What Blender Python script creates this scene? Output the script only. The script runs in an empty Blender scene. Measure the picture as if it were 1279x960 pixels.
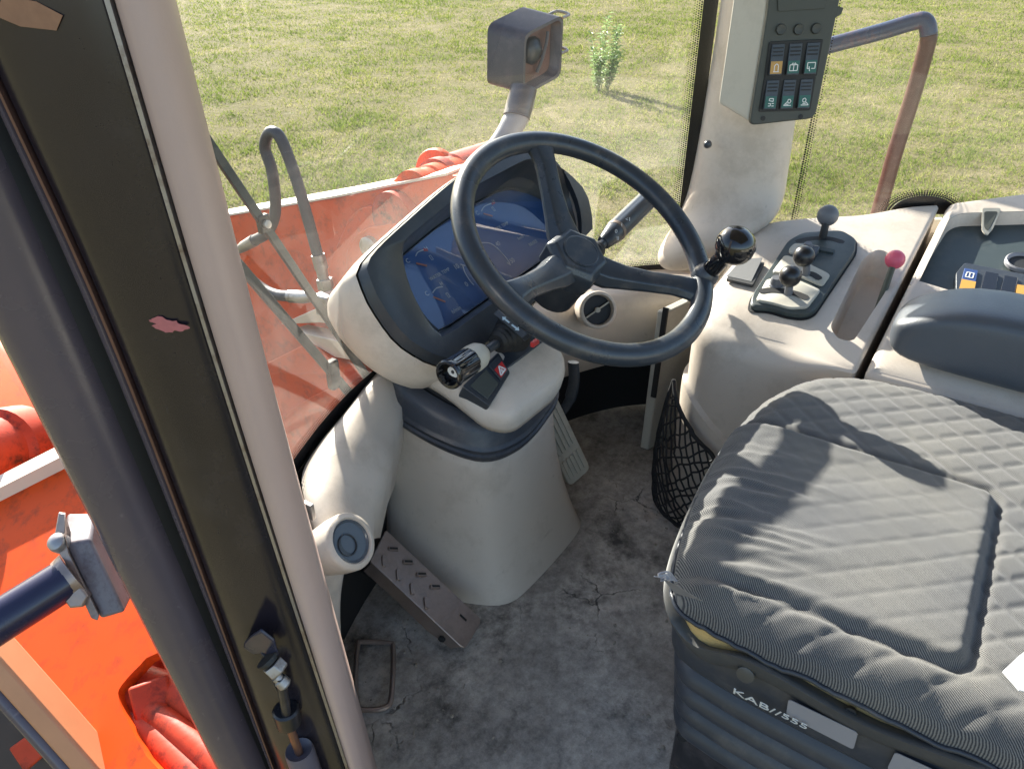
import bpy, bmesh, math, random
import numpy as np
from mathutils import Vector as V, Matrix, noise
random.seed(4); RNG = np.random.default_rng(4)
scene = bpy.context.scene
COL = scene.collection
R = math.radians
# ------------------------------------------------------------------ camera
CAM = V((-.853, -.464, 1.02)); YAW = R(57); PIT = R(31.5); FPX = 961.0
cr = V((math.cos(YAW), -math.sin(YAW), 0))
cu = V((math.sin(YAW)*math.sin(PIT), math.cos(YAW)*math.sin(PIT), math.cos(PIT)))
cf = V((math.sin(YAW)*math.cos(PIT), math.cos(YAW)*math.cos(PIT), -math.sin(PIT)))
cd = bpy.data.cameras.new('camera'); cam = bpy.data.objects.new('camera', cd); COL.objects.link(cam)
cam.matrix_world = Matrix(((cr.x, cu.x, -cf.x, CAM.x), (cr.y, cu.y, -cf.y, CAM.y), (cr.z, cu.z, -cf.z, CAM.z), (0, 0, 0, 1)))
cd.sensor_width = 36; cd.lens = 36*FPX/1279; cd.clip_start = .02; cd.clip_end = 2000
scene.camera = cam
# ------------------------------------------------------------------ sky and sun
SUN_AZ, SUN_EL = R(29), R(26)          # azimuth clockwise from +Y (ahead of the tractor)
w = bpy.data.worlds.new('World'); scene.world = w; w.use_nodes = True
nt = w.node_tree; bg = nt.nodes['Background']
sky = nt.nodes.new('ShaderNodeTexSky'); sky.sky_type = 'NISHITA'; sky.sun_disc = False
sky.sun_elevation = SUN_EL; sky.sun_rotation = SUN_AZ; sky.air_density = 1.0; sky.dust_density = 1.5
nt.links.new(sky.outputs[0], bg.inputs[0]); bg.inputs[1].default_value = .095
sd = bpy.data.lights.new('sun', 'SUN'); sd.energy = 5.0; sd.angle = R(.55); sd.color = (1, .94, .85)
sun = bpy.data.objects.new('sun', sd); COL.objects.link(sun)
tosun = V((math.sin(SUN_AZ)*math.cos(SUN_EL), math.cos(SUN_AZ)*math.cos(SUN_EL), math.sin(SUN_EL)))
sun.rotation_euler = tosun.to_track_quat('Z', 'Y').to_euler()
vs = scene.view_settings; vs.view_transform = 'Standard'; vs.look = 'None'; vs.gamma = 1; vs.exposure = 1.95
vs.use_curve_mapping = False
# ------------------------------------------------------------------ helpers: measured points
def ray(px, py): return cf + cr*((px-639.5)/FPX) - cu*((py-480)/FPX)
def at(px, py, X=None, Y=None, Z=None, t=None):
    d = ray(px, py)
    if X is not None: t = (X-CAM.x)/d.x
    if Y is not None: t = (Y-CAM.y)/d.y
    if Z is not None: t = (Z-CAM.z)/d.z
    return CAM + d*t
def onpl(px, py, p0, n):
    d = ray(px, py); return CAM + d*((V(p0)-CAM).dot(n)/d.dot(n))
# ------------------------------------------------------------------ helpers: objects
def tag(o, label=None, cat=None, group=None, kind=None):
    if label: o['label'] = label
    if cat: o['category'] = cat
    if group: o['group'] = group
    if kind: o['kind'] = kind
    return o
def thing(name, label, cat, loc, group=None):
    o = bpy.data.objects.new(name, None); COL.objects.link(o); o.location = loc; o.empty_display_size = .05
    return tag(o, label, cat, group)
def world_loc(o):
    p = o.location.copy()
    return p
def obj(name, bm, m, parent=None, smooth=35, bevel=0, bseg=2, sub=0, label=None):
    if isinstance(bm, bmesh.types.BMesh):
        bmesh.ops.recalc_face_normals(bm, faces=bm.faces)
        me = bpy.data.meshes.new(name); bm.to_mesh(me); bm.free()
    else: me = bm
    me.materials.clear(); me.materials.append(m)
    if smooth:
        me.polygons.foreach_set('use_smooth', [True]*len(me.polygons))
        if smooth < 180: me.set_sharp_from_angle(angle=R(smooth))
    o = bpy.data.objects.new(name, me); COL.objects.link(o)
    if parent:
        o.parent = parent
        if parent.type == 'EMPTY': o.matrix_parent_inverse = Matrix.Translation(-parent.location)
    if bevel:
        b = o.modifiers.new('bevel', 'BEVEL'); b.width = bevel; b.segments = bseg; b.limit_method = 'ANGLE'; b.angle_limit = R(30)
        b.harden_normals = False
    if sub:
        s = o.modifiers.new('sub', 'SUBSURF'); s.levels = sub; s.render_levels = sub
    if label: o['label'] = label
    return o
# ------------------------------------------------------------------ helpers: shapes
def B(): return bmesh.new()
def catmull(pts, n=6, closed=False):
    pts = [V(p) for p in pts]; N = len(pts); out = []
    rng = range(N if closed else N-1)
    for i in rng:
        p1, p2 = pts[i], pts[(i+1) % N]
        p0 = pts[i-1] if (closed or i > 0) else p1*2-p2
        p3 = pts[(i+2) % N] if (closed or i+2 < N) else p2*2-p1
        for k in range(n):
            t = k/n
            out.append(.5*((2*p1)+(p2-p0)*t+(2*p0-5*p1+4*p2-p3)*t*t+(3*p1-p0-3*p2+p3)*t*t*t))
    if not closed: out.append(pts[-1].copy())
    return out
def resample(pts, n, closed=True):
    pts = [V(p) for p in pts]
    P = pts+[pts[0]] if closed else pts
    L = [0]
    for a, b in zip(P, P[1:]): L.append(L[-1]+(b-a).length)
    out = []; j = 0
    for i in range(n):
        s = L[-1]*i/(n if closed else n-1)
        while j < len(L)-2 and L[j+1] < s: j += 1
        f = (s-L[j])/max(1e-9, L[j+1]-L[j]); out.append(P[j].lerp(P[j+1], f))
    return out
def rounded(poly, r, n=6):
    """round the corners of a closed polygon (3D, planar)"""
    poly = [V(p) for p in poly]; out = []; N = len(poly)
    for i in range(N):
        p, a, b = poly[i], poly[i-1], poly[(i+1) % N]
        rr = r[i] if isinstance(r, (list, tuple)) else r
        d1, d2 = (a-p), (b-p); k = min(rr, d1.length*.48, d2.length*.48)
        q1, q2 = p+d1.normalized()*k, p+d2.normalized()*k
        for j in range(n+1):
            t = j/n; out.append(q1*(1-t)**2+p*2*t*(1-t)+q2*t*t)
    return out
def loft(bm, rings, cap0=False, cap1=False, closed=True):
    vr = [[bm.verts.new(p) for p in r] for r in rings]
    for a, b in zip(vr, vr[1:]):
        n = len(a)
        for i in range(n if closed else n-1):
            j = (i+1) % n
            try: bm.faces.new((a[i], a[j], b[j], b[i]))
            except ValueError: pass
    if cap0: bm.faces.new(list(reversed(vr[0])))
    if cap1: bm.faces.new(vr[-1])
    return vr
def frame(axis, up=None):
    a = V(axis).normalized(); u = V(up) if up else (V((0, 0, 1)) if abs(a.z) < .9 else V((1, 0, 0)))
    x = u.cross(a).normalized(); y = a.cross(x); return x, y, a
def tube(bm, pts, r, n=12, caps=True, flat=1.0, up=None):
    pts = [V(p) for p in pts]; rings = []; px = None
    for i, p in enumerate(pts):
        t = (pts[min(i+1, len(pts)-1)]-pts[max(i-1, 0)])
        if px is None: x, y, a = frame(t, up)
        else:
            a = t.normalized(); x = (px-a*px.dot(a)).normalized(); y = a.cross(x)
        px = x; rr = r[i] if isinstance(r, (list, tuple)) else r
        rings.append([p+(x*math.cos(2*math.pi*k/n)+y*math.sin(2*math.pi*k/n)*flat)*rr for k in range(n)])
    loft(bm, rings, caps, caps); return bm
def lathe(bm, prof, org, axis, n=24, cap0=True, cap1=True):
    x, y, a = frame(axis); org = V(org)
    rings = [[org+a*h+(x*math.cos(2*math.pi*k/n)+y*math.sin(2*math.pi*k/n))*r for k in range(n)] for r, h in prof]
    loft(bm, rings, cap0, cap1); return bm
def slab(bm, outline, off, taper=None):
    """prism: outline ring extruded by the vector off"""
    a = [V(p) for p in outline]; off = V(off)
    b = [p+off for p in a]
    if taper:
        c = sum(b, V((0, 0, 0)))/len(b); b = [c+(p-c)*taper for p in b]
    loft(bm, [a, b], True, True); return bm
def box(bm, c, sx, sy, sz, ax=None):
    x, y, z = ax if ax else (V((1, 0, 0)), V((0, 1, 0)), V((0, 0, 1)))
    c = V(c); q = [(-1, -1), (1, -1), (1, 1), (-1, 1)]
    loft(bm, [[c+x*(sx*i/2)+y*(sy*j/2)+z*(sz*k/2) for i, j in q] for k in (-1, 1)], True, True); return bm
def ball(bm, c, r, sc=(1, 1, 1), ax=None, u=20, v=12):
    x, y, z = ax if ax else (V((1, 0, 0)), V((0, 1, 0)), V((0, 0, 1)))
    m = Matrix(((x.x, y.x, z.x, 0), (x.y, y.y, z.y, 0), (x.z, y.z, z.z, 0), (0, 0, 0, 1)))
    bmesh.ops.create_uvsphere(bm, u_segments=u, v_segments=v, radius=r,
        matrix=Matrix.Translation(V(c)) @ m @ Matrix.Diagonal((*sc, 1))); return bm
def hexbolt(bm, c, axis, r, h): return lathe(bm, [(r*.96, 0), (r, h*.1), (r, h*.85), (r*.85, h)], c, axis, 6)
def cap_holes(bm, loops):
    """flat sheet with holes: list of vertex loops already in bm"""
    es = []
    for lp in loops:
        for i in range(len(lp)):
            a, b = lp[i], lp[(i+1) % len(lp)]
            e = bm.edges.get((a, b)) or bm.edges.new((a, b)); es.append(e)
    bmesh.ops.triangle_fill(bm, use_beauty=True, use_dissolve=False, edges=es)
def text_mesh(s, org, xdir, ydir, size, thick=.0004, shear=0, align='LEFT'):
    c = bpy.data.curves.new('txt', 'FONT'); c.body = s; c.size = size; c.extrude = thick/2; c.shear = shear; c.align_x = align
    o = bpy.data.objects.new('txt', c); me = bpy.data.meshes.new_from_object(o)
    bpy.data.objects.remove(o); bpy.data.curves.remove(c)
    x = V(xdir).normalized(); z = x.cross(V(ydir)).normalized(); y = z.cross(x)
    me.transform(Matrix(((x.x, y.x, z.x, org[0]), (x.y, y.y, z.y, org[1]), (x.z, y.z, z.z, org[2]), (0, 0, 0, 1))))
    return me
# ------------------------------------------------------------------ materials
def mat(name, c, rough=.5, metal=0, var=.12, vscale=6, bump=0, bscale=300, spec=.5, dirt=None, dscale=9, damt=.5, coat=0, rvar=.0, scr=None):
    m = bpy.data.materials.new(name); m.use_nodes = True; N = m.node_tree.nodes; L = m.node_tree.links
    p = N['Principled BSDF']; p.inputs['Roughness'].default_value = rough; p.inputs['Metallic'].default_value = metal
    p.inputs['Specular IOR Level'].default_value = spec; p.inputs['Coat Weight'].default_value = coat
    tc = N.new('ShaderNodeNewGeometry'); pos = tc.outputs['Position']
    n1 = N.new('ShaderNodeTexNoise'); n1.inputs['Scale'].default_value = vscale; n1.inputs['Detail'].default_value = 6; n1.inputs['Roughness'].default_value = .65
    L.new(pos, n1.inputs['Vector'])
    mx = N.new('ShaderNodeMix'); mx.data_type = 'RGBA'
    mx.inputs['A'].default_value = (*[v*(1-var) for v in c], 1); mx.inputs['B'].default_value = (*[min(1, v*(1+var)) for v in c], 1)
    L.new(n1.outputs[0], mx.inputs['Factor']); out = mx.outputs['Result']
    if dirt:
        n2 = N.new('ShaderNodeTexNoise'); n2.inputs['Scale'].default_value = dscale; n2.inputs['Detail'].default_value = 10; n2.inputs['Roughness'].default_value = .75
        L.new(pos, n2.inputs['Vector'])
        rp = N.new('ShaderNodeValToRGB'); rp.color_ramp.elements[0].position = .5; rp.color_ramp.elements[1].position = .68
        rp.color_ramp.elements[1].color = (damt, damt, damt, 1)
        L.new(n2.outputs[0], rp.inputs[0])
        m2 = N.new('ShaderNodeMix'); m2.data_type = 'RGBA'; m2.inputs['B'].default_value = (*dirt, 1)
        L.new(rp.outputs[0], m2.inputs['Factor']); L.new(out, m2.inputs['A']); out = m2.outputs['Result']
    if scr:                                    # fine scuffs and scratches
        mp = N.new('ShaderNodeMapping'); mp.inputs['Rotation'].default_value = (.5, .9, .3); mp.inputs['Scale'].default_value = (14, 150, 45); L.new(pos, mp.inputs['Vector'])
        n5 = N.new('ShaderNodeTexNoise'); n5.inputs['Scale'].default_value = 1; n5.inputs['Detail'].default_value = 3; L.new(mp.outputs[0], n5.inputs['Vector'])
        r5 = N.new('ShaderNodeValToRGB'); r5.color_ramp.elements[0].position = .70; r5.color_ramp.elements[1].position = .76; r5.color_ramp.elements[1].color = (.35, .35, .35, 1); L.new(n5.outputs[0], r5.inputs[0])
        m5 = N.new('ShaderNodeMix'); m5.data_type = 'RGBA'; m5.inputs['B'].default_value = (*scr, 1); L.new(r5.outputs[0], m5.inputs['Factor']); L.new(out, m5.inputs['A']); out = m5.outputs['Result']
    L.new(out, p.inputs['Base Color'])
    if rvar:
        ma = N.new('ShaderNodeMapRange'); ma.inputs['To Min'].default_value = max(0, rough-rvar); ma.inputs['To Max'].default_value = min(1, rough+rvar)
        n3 = N.new('ShaderNodeTexNoise'); n3.inputs['Scale'].default_value = 25; n3.inputs['Detail'].default_value = 8; L.new(pos, n3.inputs['Vector'])
        L.new(n3.outputs[0], ma.inputs['Value']); L.new(ma.outputs[0], p.inputs['Roughness'])
    if bump:
        n4 = N.new('ShaderNodeTexNoise'); n4.inputs['Scale'].default_value = bscale; n4.inputs['Detail'].default_value = 3; L.new(pos, n4.inputs['Vector'])
        b = N.new('ShaderNodeBump'); b.inputs['Strength'].default_value = bump; b.inputs['Distance'].default_value = .002
        L.new(n4.outputs[0], b.inputs['Height']); L.new(b.outputs[0], p.inputs['Normal'])
    return m
M = {}
M['beige'] = mat('beige_plastic', (.56, .485, .41), .48, var=.07, vscale=4, bump=.10, bscale=420, dirt=(.28, .225, .165), dscale=9, damt=.38, rvar=.1, scr=(.28, .23, .18))
M['beige2'] = mat('grey_beige_plastic', (.47, .44, .37), .5, var=.07, bump=.1, bscale=400, dirt=(.25, .22, .18), damt=.3)
M['dark'] = mat('charcoal_plastic', (.032, .038, .047), .33, var=.15, bump=.14, bscale=500, rvar=.08, dirt=(.11, .10, .09), dscale=14, damt=.25)
M['wheel'] = mat('wheel_rubber', (.030, .038, .049), .30, var=.2, bump=.1, bscale=600, rvar=.1, dirt=(.13, .115, .10), dscale=26, damt=.45)
M['black'] = mat('black_rubber', (.012, .012, .013), .6, var=.2)
M['knobk'] = mat('black_knob', (.014, .014, .016), .32, var=.3, vscale=40, rvar=.08)
M['gloss'] = mat('gloss_black', (.008, .008, .01), .12, var=.1, rvar=.05, coat=.3)
M['panel'] = mat('switch_panel_grey', (.055, .06, .052), .55, var=.1, bump=.12, bscale=500)
M['green'] = mat('green_grey_plastic', (.036, .050, .052), .5, var=.25, vscale=12, bump=.1, bscale=450, dirt=(.16, .15, .12), damt=.3)
M['orange'] = mat('orange_paint', (.70, .075, .008), .5, spec=.15, var=.12, vscale=3, dirt=(.10, .03, .02), dscale=28, damt=.55, rvar=.1)
M['oranged'] = mat('worn_orange_paint', (.50, .050, .018), .5, spec=.25, var=.3, vscale=18, dirt=(.02, .014, .012), dscale=24, damt=.95, bump=.2, bscale=80)
M['pale'] = mat('sunlit_plate_edge', (.75, .62, .5), .5, var=.15)  # sunlight on the plate edges painted in as a pale colour
M['post'] = mat('purple_grey_paint', (.085, .068, .080), .25, var=.2, vscale=5, rvar=.12, dirt=(.11, .08, .08), dscale=10, damt=.35, scr=(.24, .2, .2))
M['postb'] = mat('black_pillar_paint', (.016, .013, .018), .20, spec=.6, scr=(.06, .055, .06), var=.3, vscale=6, rvar=.08, dirt=(.06, .05, .055), dscale=7, damt=.3)
M['trimb'] = mat('pillar_trim', (.45, .325, .28), .38, var=.1, bump=.08)
M['metal'] = mat('dull_metal', (.36, .34, .33), .42, metal=.75, var=.25, vscale=30, dirt=(.10, .05, .03), dscale=30, damt=.8, rvar=.15)
M['rust'] = mat('rusty_steel', (.30, .235, .205), .38, metal=.6, var=.4, vscale=25, dirt=(.20, .16, .13), dscale=22, damt=.6, bump=.35, bscale=120, rvar=.15)
M['navy'] = mat('navy_tube_paint', (.018, .018, .045), .26, var=.25, rvar=.1)
M['rail'] = mat('worn_rail_paint', (.03, .045, .095), .3, var=.3, vscale=14, dirt=(.22, .08, .05), dscale=9, damt=.75, rvar=.1)
M['railred'] = mat('primer_red_rail', (.06, .018, .014), .4, var=.35, vscale=20, dirt=(.2, .12, .10), dscale=30, damt=.3, rvar=.1)
M['rub'] = mat('pedal_rubber', (.44, .41, .34), .7, var=.25, vscale=40, dirt=(.07, .06, .05), dscale=20, damt=.6)
M['foam'] = mat('yellow_foam', (.50, .34, .13), .9, var=.3, vscale=40, bump=.6, bscale=200)
M['bellow'] = mat('bellows_rubber', (.035, .040, .050), .40, var=.25, vscale=12, dirt=(.13, .12, .11), dscale=13, damt=.45, rvar=.1, bump=.08)
M['pan'] = mat('seat_pan_plastic', (.060, .060, .058), .42, var=.2, vscale=10, dirt=(.15, .14, .12), dscale=11, damt=.4, rvar=.1)
M['boxp'] = mat('scratched_black_steel', (.014, .013, .015), .3, var=.4, vscale=14, dirt=(.10, .085, .085), dscale=18, damt=.6, rvar=.15)
M['sticker'] = mat('pale_grey_film', (.25, .245, .26), .35, var=.08)
M['white'] = mat('white_print', (.75, .75, .72), .5, var=.05)
M['print'] = mat('grey_print', (.62, .63, .62), .5, var=.25, vscale=60)
M['needle'] = mat('orange_needle', (.62, .20, .10), .5, var=.1)
M['redp'] = mat('red_plastic', (.50, .03, .03), .4, var=.1)
M['amber'] = mat('amber_lens', (.50, .27, .05), .35, var=.1)
M['orlens'] = mat('orange_lens', (.85, .16, .01), .2, var=.05)
M['grn'] = mat('green_legend', (.012, .10, .075), .4, var=.1)
M['blu'] = mat('blue_legend', (.03, .06, .18), .4, var=.1)
M['pink'] = mat('faded_red_knob', (.72, .11, .17), .42, var=.18, vscale=40, rvar=.1)
M['greyk'] = mat('grey_knob', (.13, .135, .15), .48, var=.15, vscale=40, bump=.1)
M['hose'] = mat('hose_rubber', (.06, .058, .065), .5, var=.3, vscale=50, bump=.3, bscale=200)
M['frit'] = mat('black_glass_frit', (.006, .006, .007), .25, var=.1)
M['roof'] = mat('roof_lining', (.35, .33, .3), .9, var=.1)
M['paper'] = mat('grey_wallet', (.06, .06, .06), .5, var=.15, bump=.2, bscale=120)
M['wpaper'] = mat('white_paper', (.85, .85, .85), .6, var=.04)
M['cord'] = mat('net_cord', (.010, .010, .012), .75, var=.3)
M['stem'] = mat('olive_stem', (.075, .075, .05), .5, var=.2)

def floor_mat():
    m = bpy.data.materials.new('worn_floor_mat'); m.use_nodes = True; N = m.node_tree.nodes; L = m.node_tree.links; p = N['Principled BSDF']
    g = N.new('ShaderNodeNewGeometry'); pos = g.outputs['Position']
    def nz(s, d=8, r=.65):
        n = N.new('ShaderNodeTexNoise'); n.inputs['Scale'].default_value = s; n.inputs['Detail'].default_value = d; n.inputs['Roughness'].default_value = r; L.new(pos, n.inputs['Vector']); return n
    def ramp(src, *st):
        r = N.new('ShaderNodeValToRGB'); e = r.color_ramp.elements
        while len(e) < len(st): e.new(.5)
        for k, (q, c) in enumerate(st): e[k].position = q; e[k].color = (*c, 1)
        L.new(src, r.inputs[0]); return r
    def mix(f, a, b, kind='MIX'):
        x = N.new('ShaderNodeMix'); x.data_type = 'RGBA'; x.blend_type = kind
        L.new(f, x.inputs['Factor']) if not isinstance(f, float) else x.inputs['Factor'].__setattr__('default_value', f)
        L.new(a, x.inputs['A']); L.new(b, x.inputs['B']); return x.outputs['Result']
    base = ramp(nz(5).outputs[0], (.3, (.22, .195, .17)), (.5, (.40, .36, .315)), (.62, (.55, .50, .44)), (.75, (.58, .46, .36))).outputs[0]
    gr = ramp(nz(45, 10, .8).outputs[0], (.35, (.45, .45, .45)), (.6, (1.05, 1.05, 1.05))).outputs[0]
    c = mix(1.0, base, gr, 'MULTIPLY')
    st = ramp(nz(8, 10, .72).outputs[0], (.53, (0, 0, 0)), (.66, (.88, .88, .88)))
    dk = N.new('ShaderNodeRGB'); dk.outputs[0].default_value = (.035, .031, .028, 1)
    c = mix(st.outputs[0], c, dk.outputs[0])
    # dried dust
    du = ramp(nz(3.2, 9, .7).outputs[0], (.57, (0, 0, 0)), (.72, (.55, .55, .55)))
    dc = N.new('ShaderNodeRGB'); dc.outputs[0].default_value = (.38, .33, .29, 1); c = mix(du.outputs[0], c, dc.outputs[0])
    # cracks
    wn = nz(14, 4); wa = N.new('ShaderNodeMix'); wa.data_type = 'VECTOR'; wa.inputs['Factor'].default_value = .06
    L.new(pos, wa.inputs['A']); L.new(wn.outputs['Color'], wa.inputs['B'])
    vo = N.new('ShaderNodeTexVoronoi'); vo.feature = 'DISTANCE_TO_EDGE'; vo.inputs['Scale'].default_value = 5.5; L.new(wa.outputs['Result'], vo.inputs['Vector'])
    ck = ramp(vo.outputs['Distance'], (.0, (1, 1, 1)), (.009, (0, 0, 0)))
    mk = ramp(nz(5.5, 4).outputs[0], (.53, (0, 0, 0)), (.60, (1, 1, 1)))
    ckm = N.new('ShaderNodeMath'); ckm.operation = 'MULTIPLY'; L.new(ck.outputs[0], ckm.inputs[0]); L.new(mk.outputs[0], ckm.inputs[1])
    c = mix(ckm.outputs[0], c, dk.outputs[0]); L.new(c, p.inputs['Base Color'])
    p.inputs['Roughness'].default_value = .62
    hs = N.new('ShaderNodeMath'); hs.operation = 'SUBTRACT'; L.new(nz(60, 8, .7).outputs[0], hs.inputs[0]); L.new(ckm.outputs[0], hs.inputs[1])
    b = N.new('ShaderNodeBump'); b.inputs['Strength'].default_value = .55; b.inputs['Distance'].default_value = .004
    L.new(hs.outputs[0], b.inputs['Height']); L.new(b.outputs[0], p.inputs['Normal'])
    return m
M['floor'] = floor_mat()

def fabric_mat():
    m = bpy.data.materials.new('twill_fabric'); m.use_nodes = True; N = m.node_tree.nodes; L = m.node_tree.links; p = N['Principled BSDF']
    g = N.new('ShaderNodeNewGeometry'); pos = g.outputs['Position']
    mp = N.new('ShaderNodeMapping'); mp.inputs['Rotation'].default_value = (0, 0, R(38)); L.new(pos, mp.inputs['Vector'])
    wv = N.new('ShaderNodeTexWave'); wv.inputs['Scale'].default_value = 190; wv.inputs['Distortion'].default_value = .6; wv.inputs['Detail'].default_value = 1; L.new(mp.outputs[0], wv.inputs['Vector'])
    w2 = N.new('ShaderNodeTexNoise'); w2.inputs['Scale'].default_value = 900; L.new(pos, w2.inputs['Vector'])
    mm = N.new('ShaderNodeMath'); mm.operation = 'MULTIPLY_ADD'; mm.inputs[1].default_value = .55; L.new(wv.outputs[1] if False else wv.outputs['Fac'], mm.inputs[0])
    m3 = N.new('ShaderNodeMath'); m3.operation = 'MULTIPLY'; m3.inputs[1].default_value = .5; L.new(w2.outputs[0], m3.inputs[0]); L.new(m3.outputs[0], mm.inputs[2])
    rp = N.new('ShaderNodeValToRGB'); e = rp.color_ramp.elements; e[0].position = .3; e[0].color = (.034, .036, .043, 1); e[1].position = .75; e[1].color = (.195, .19, .18, 1)
    L.new(mm.outputs[0], rp.inputs[0])
    nn = N.new('ShaderNodeTexNoise'); nn.inputs['Scale'].default_value = 7; nn.inputs['Detail'].default_value = 6; L.new(pos, nn.inputs['Vector'])
    r2 = N.new('ShaderNodeValToRGB'); r2.color_ramp.elements[0].position = .3; r2.color_ramp.elements[0].color = (.75, .76, .80, 1); r2.color_ramp.elements[1].position = .7; r2.color_ramp.elements[1].color = (1.1, 1.07, 1.0, 1)
    L.new(nn.outputs[0], r2.inputs[0])
    mx = N.new('ShaderNodeMix'); mx.data_type = 'RGBA'; mx.blend_type = 'MULTIPLY'; mx.inputs['Factor'].default_value = 1
    L.new(rp.outputs[0], mx.inputs['A']); L.new(r2.outputs[0], mx.inputs['B']); L.new(mx.outputs['Result'], p.inputs['Base Color'])
    p.inputs['Roughness'].default_value = .9; p.inputs['Sheen Weight'].default_value = .15; p.inputs['Specular IOR Level'].default_value = .2
    b = N.new('ShaderNodeBump'); b.inputs['Strength'].default_value = .35; b.inputs['Distance'].default_value = .001; L.new(mm.outputs[0], b.inputs['Height']); L.new(b.outputs[0], p.inputs['Normal'])
    return m
M['fabric'] = fabric_mat()

def glass_mat(name, tint=(.93, .96, .94), dust=.05, refl=1.0, low=False):
    m = bpy.data.materials.new(name); m.use_nodes = True; N = m.node_tree.nodes; L = m.node_tree.links
    N.remove(N['Principled BSDF']); out = N['Material Output']
    tr = N.new('ShaderNodeBsdfTransparent'); tr.inputs[0].default_value = (*tint, 1)
    gl = N.new('ShaderNodeBsdfGlossy'); gl.inputs['Roughness'].default_value = .015
    lw = N.new('ShaderNodeLayerWeight'); lw.inputs['Blend'].default_value = .5
    pw = N.new('ShaderNodeMath'); pw.operation = 'POWER'; pw.inputs[1].default_value = 5; L.new(lw.outputs['Facing'], pw.inputs[0])
    fm = N.new('ShaderNodeMath'); fm.operation = 'MULTIPLY_ADD'; fm.inputs[1].default_value = .9*refl; fm.inputs[2].default_value = .075*refl; L.new(pw.outputs[0], fm.inputs[0])
    mx = N.new('ShaderNodeMixShader'); L.new(fm.outputs[0], mx.inputs[0]); L.new(tr.outputs[0], mx.inputs[1]); L.new(gl.outputs[0], mx.inputs[2])
    df = N.new('ShaderNodeBsdfDiffuse'); df.inputs[0].default_value = (.8, .78, .72, 1)
    tl = N.new('ShaderNodeBsdfTranslucent'); tl.inputs[0].default_value = (.8, .78, .72, 1)
    ad = N.new('ShaderNodeMixShader'); ad.inputs[0].default_value = .6; L.new(df.outputs[0], ad.inputs[1]); L.new(tl.outputs[0], ad.inputs[2])
    g = N.new('ShaderNodeNewGeometry'); n = N.new('ShaderNodeTexNoise'); n.inputs['Scale'].default_value = 5; n.inputs['Detail'].default_value = 9; n.inputs['Roughness'].default_value = .7
    L.new(g.outputs['Position'], n.inputs['Vector'])
    mr = N.new('ShaderNodeMapRange'); mr.inputs['From Min'].default_value = .3; mr.inputs['From Max'].default_value = .75; mr.inputs['To Min'].default_value = dust*.4; mr.inputs['To Max'].default_value = dust*1.6
    L.new(n.outputs[0], mr.inputs['Value'])
    if low:                                    # dust thickened low down, painting in the haze of reflections
        sx = N.new('ShaderNodeSeparateXYZ'); L.new(g.outputs['Position'], sx.inputs[0])
        zr = N.new('ShaderNodeMapRange'); zr.inputs['From Min'].default_value = .45; zr.inputs['From Max'].default_value = .80; zr.inputs['To Min'].default_value = 2.3; zr.inputs['To Max'].default_value = .12; L.new(sx.outputs[2], zr.inputs['Value'])
        mm = N.new('ShaderNodeMath'); mm.operation = 'MULTIPLY'; L.new(mr.outputs[0], mm.inputs[0]); L.new(zr.outputs[0], mm.inputs[1]); mr = mm
    m2 = N.new('ShaderNodeMixShader'); L.new(mr.outputs[0], m2.inputs[0]); L.new(mx.outputs[0], m2.inputs[1]); L.new(ad.outputs[0], m2.inputs[2])
    L.new(m2.outputs[0], out.inputs['Surface']); return m
M['glass'] = glass_mat('dusty_hazy_windscreen_glass', dust=.045, low=True, refl=.65)
M['sglass'] = glass_mat('side_window_glass', dust=.012, refl=.5)
M['lens'] = glass_mat('instrument_lens', tint=(.8, .86, .95), dust=.01, refl=1.3)
M['gauge'] = mat('gauge_face_sky_tint', (.045, .115, .27), .35, var=.3, vscale=14)  # blue of the reflected sky put into the face colour

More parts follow.
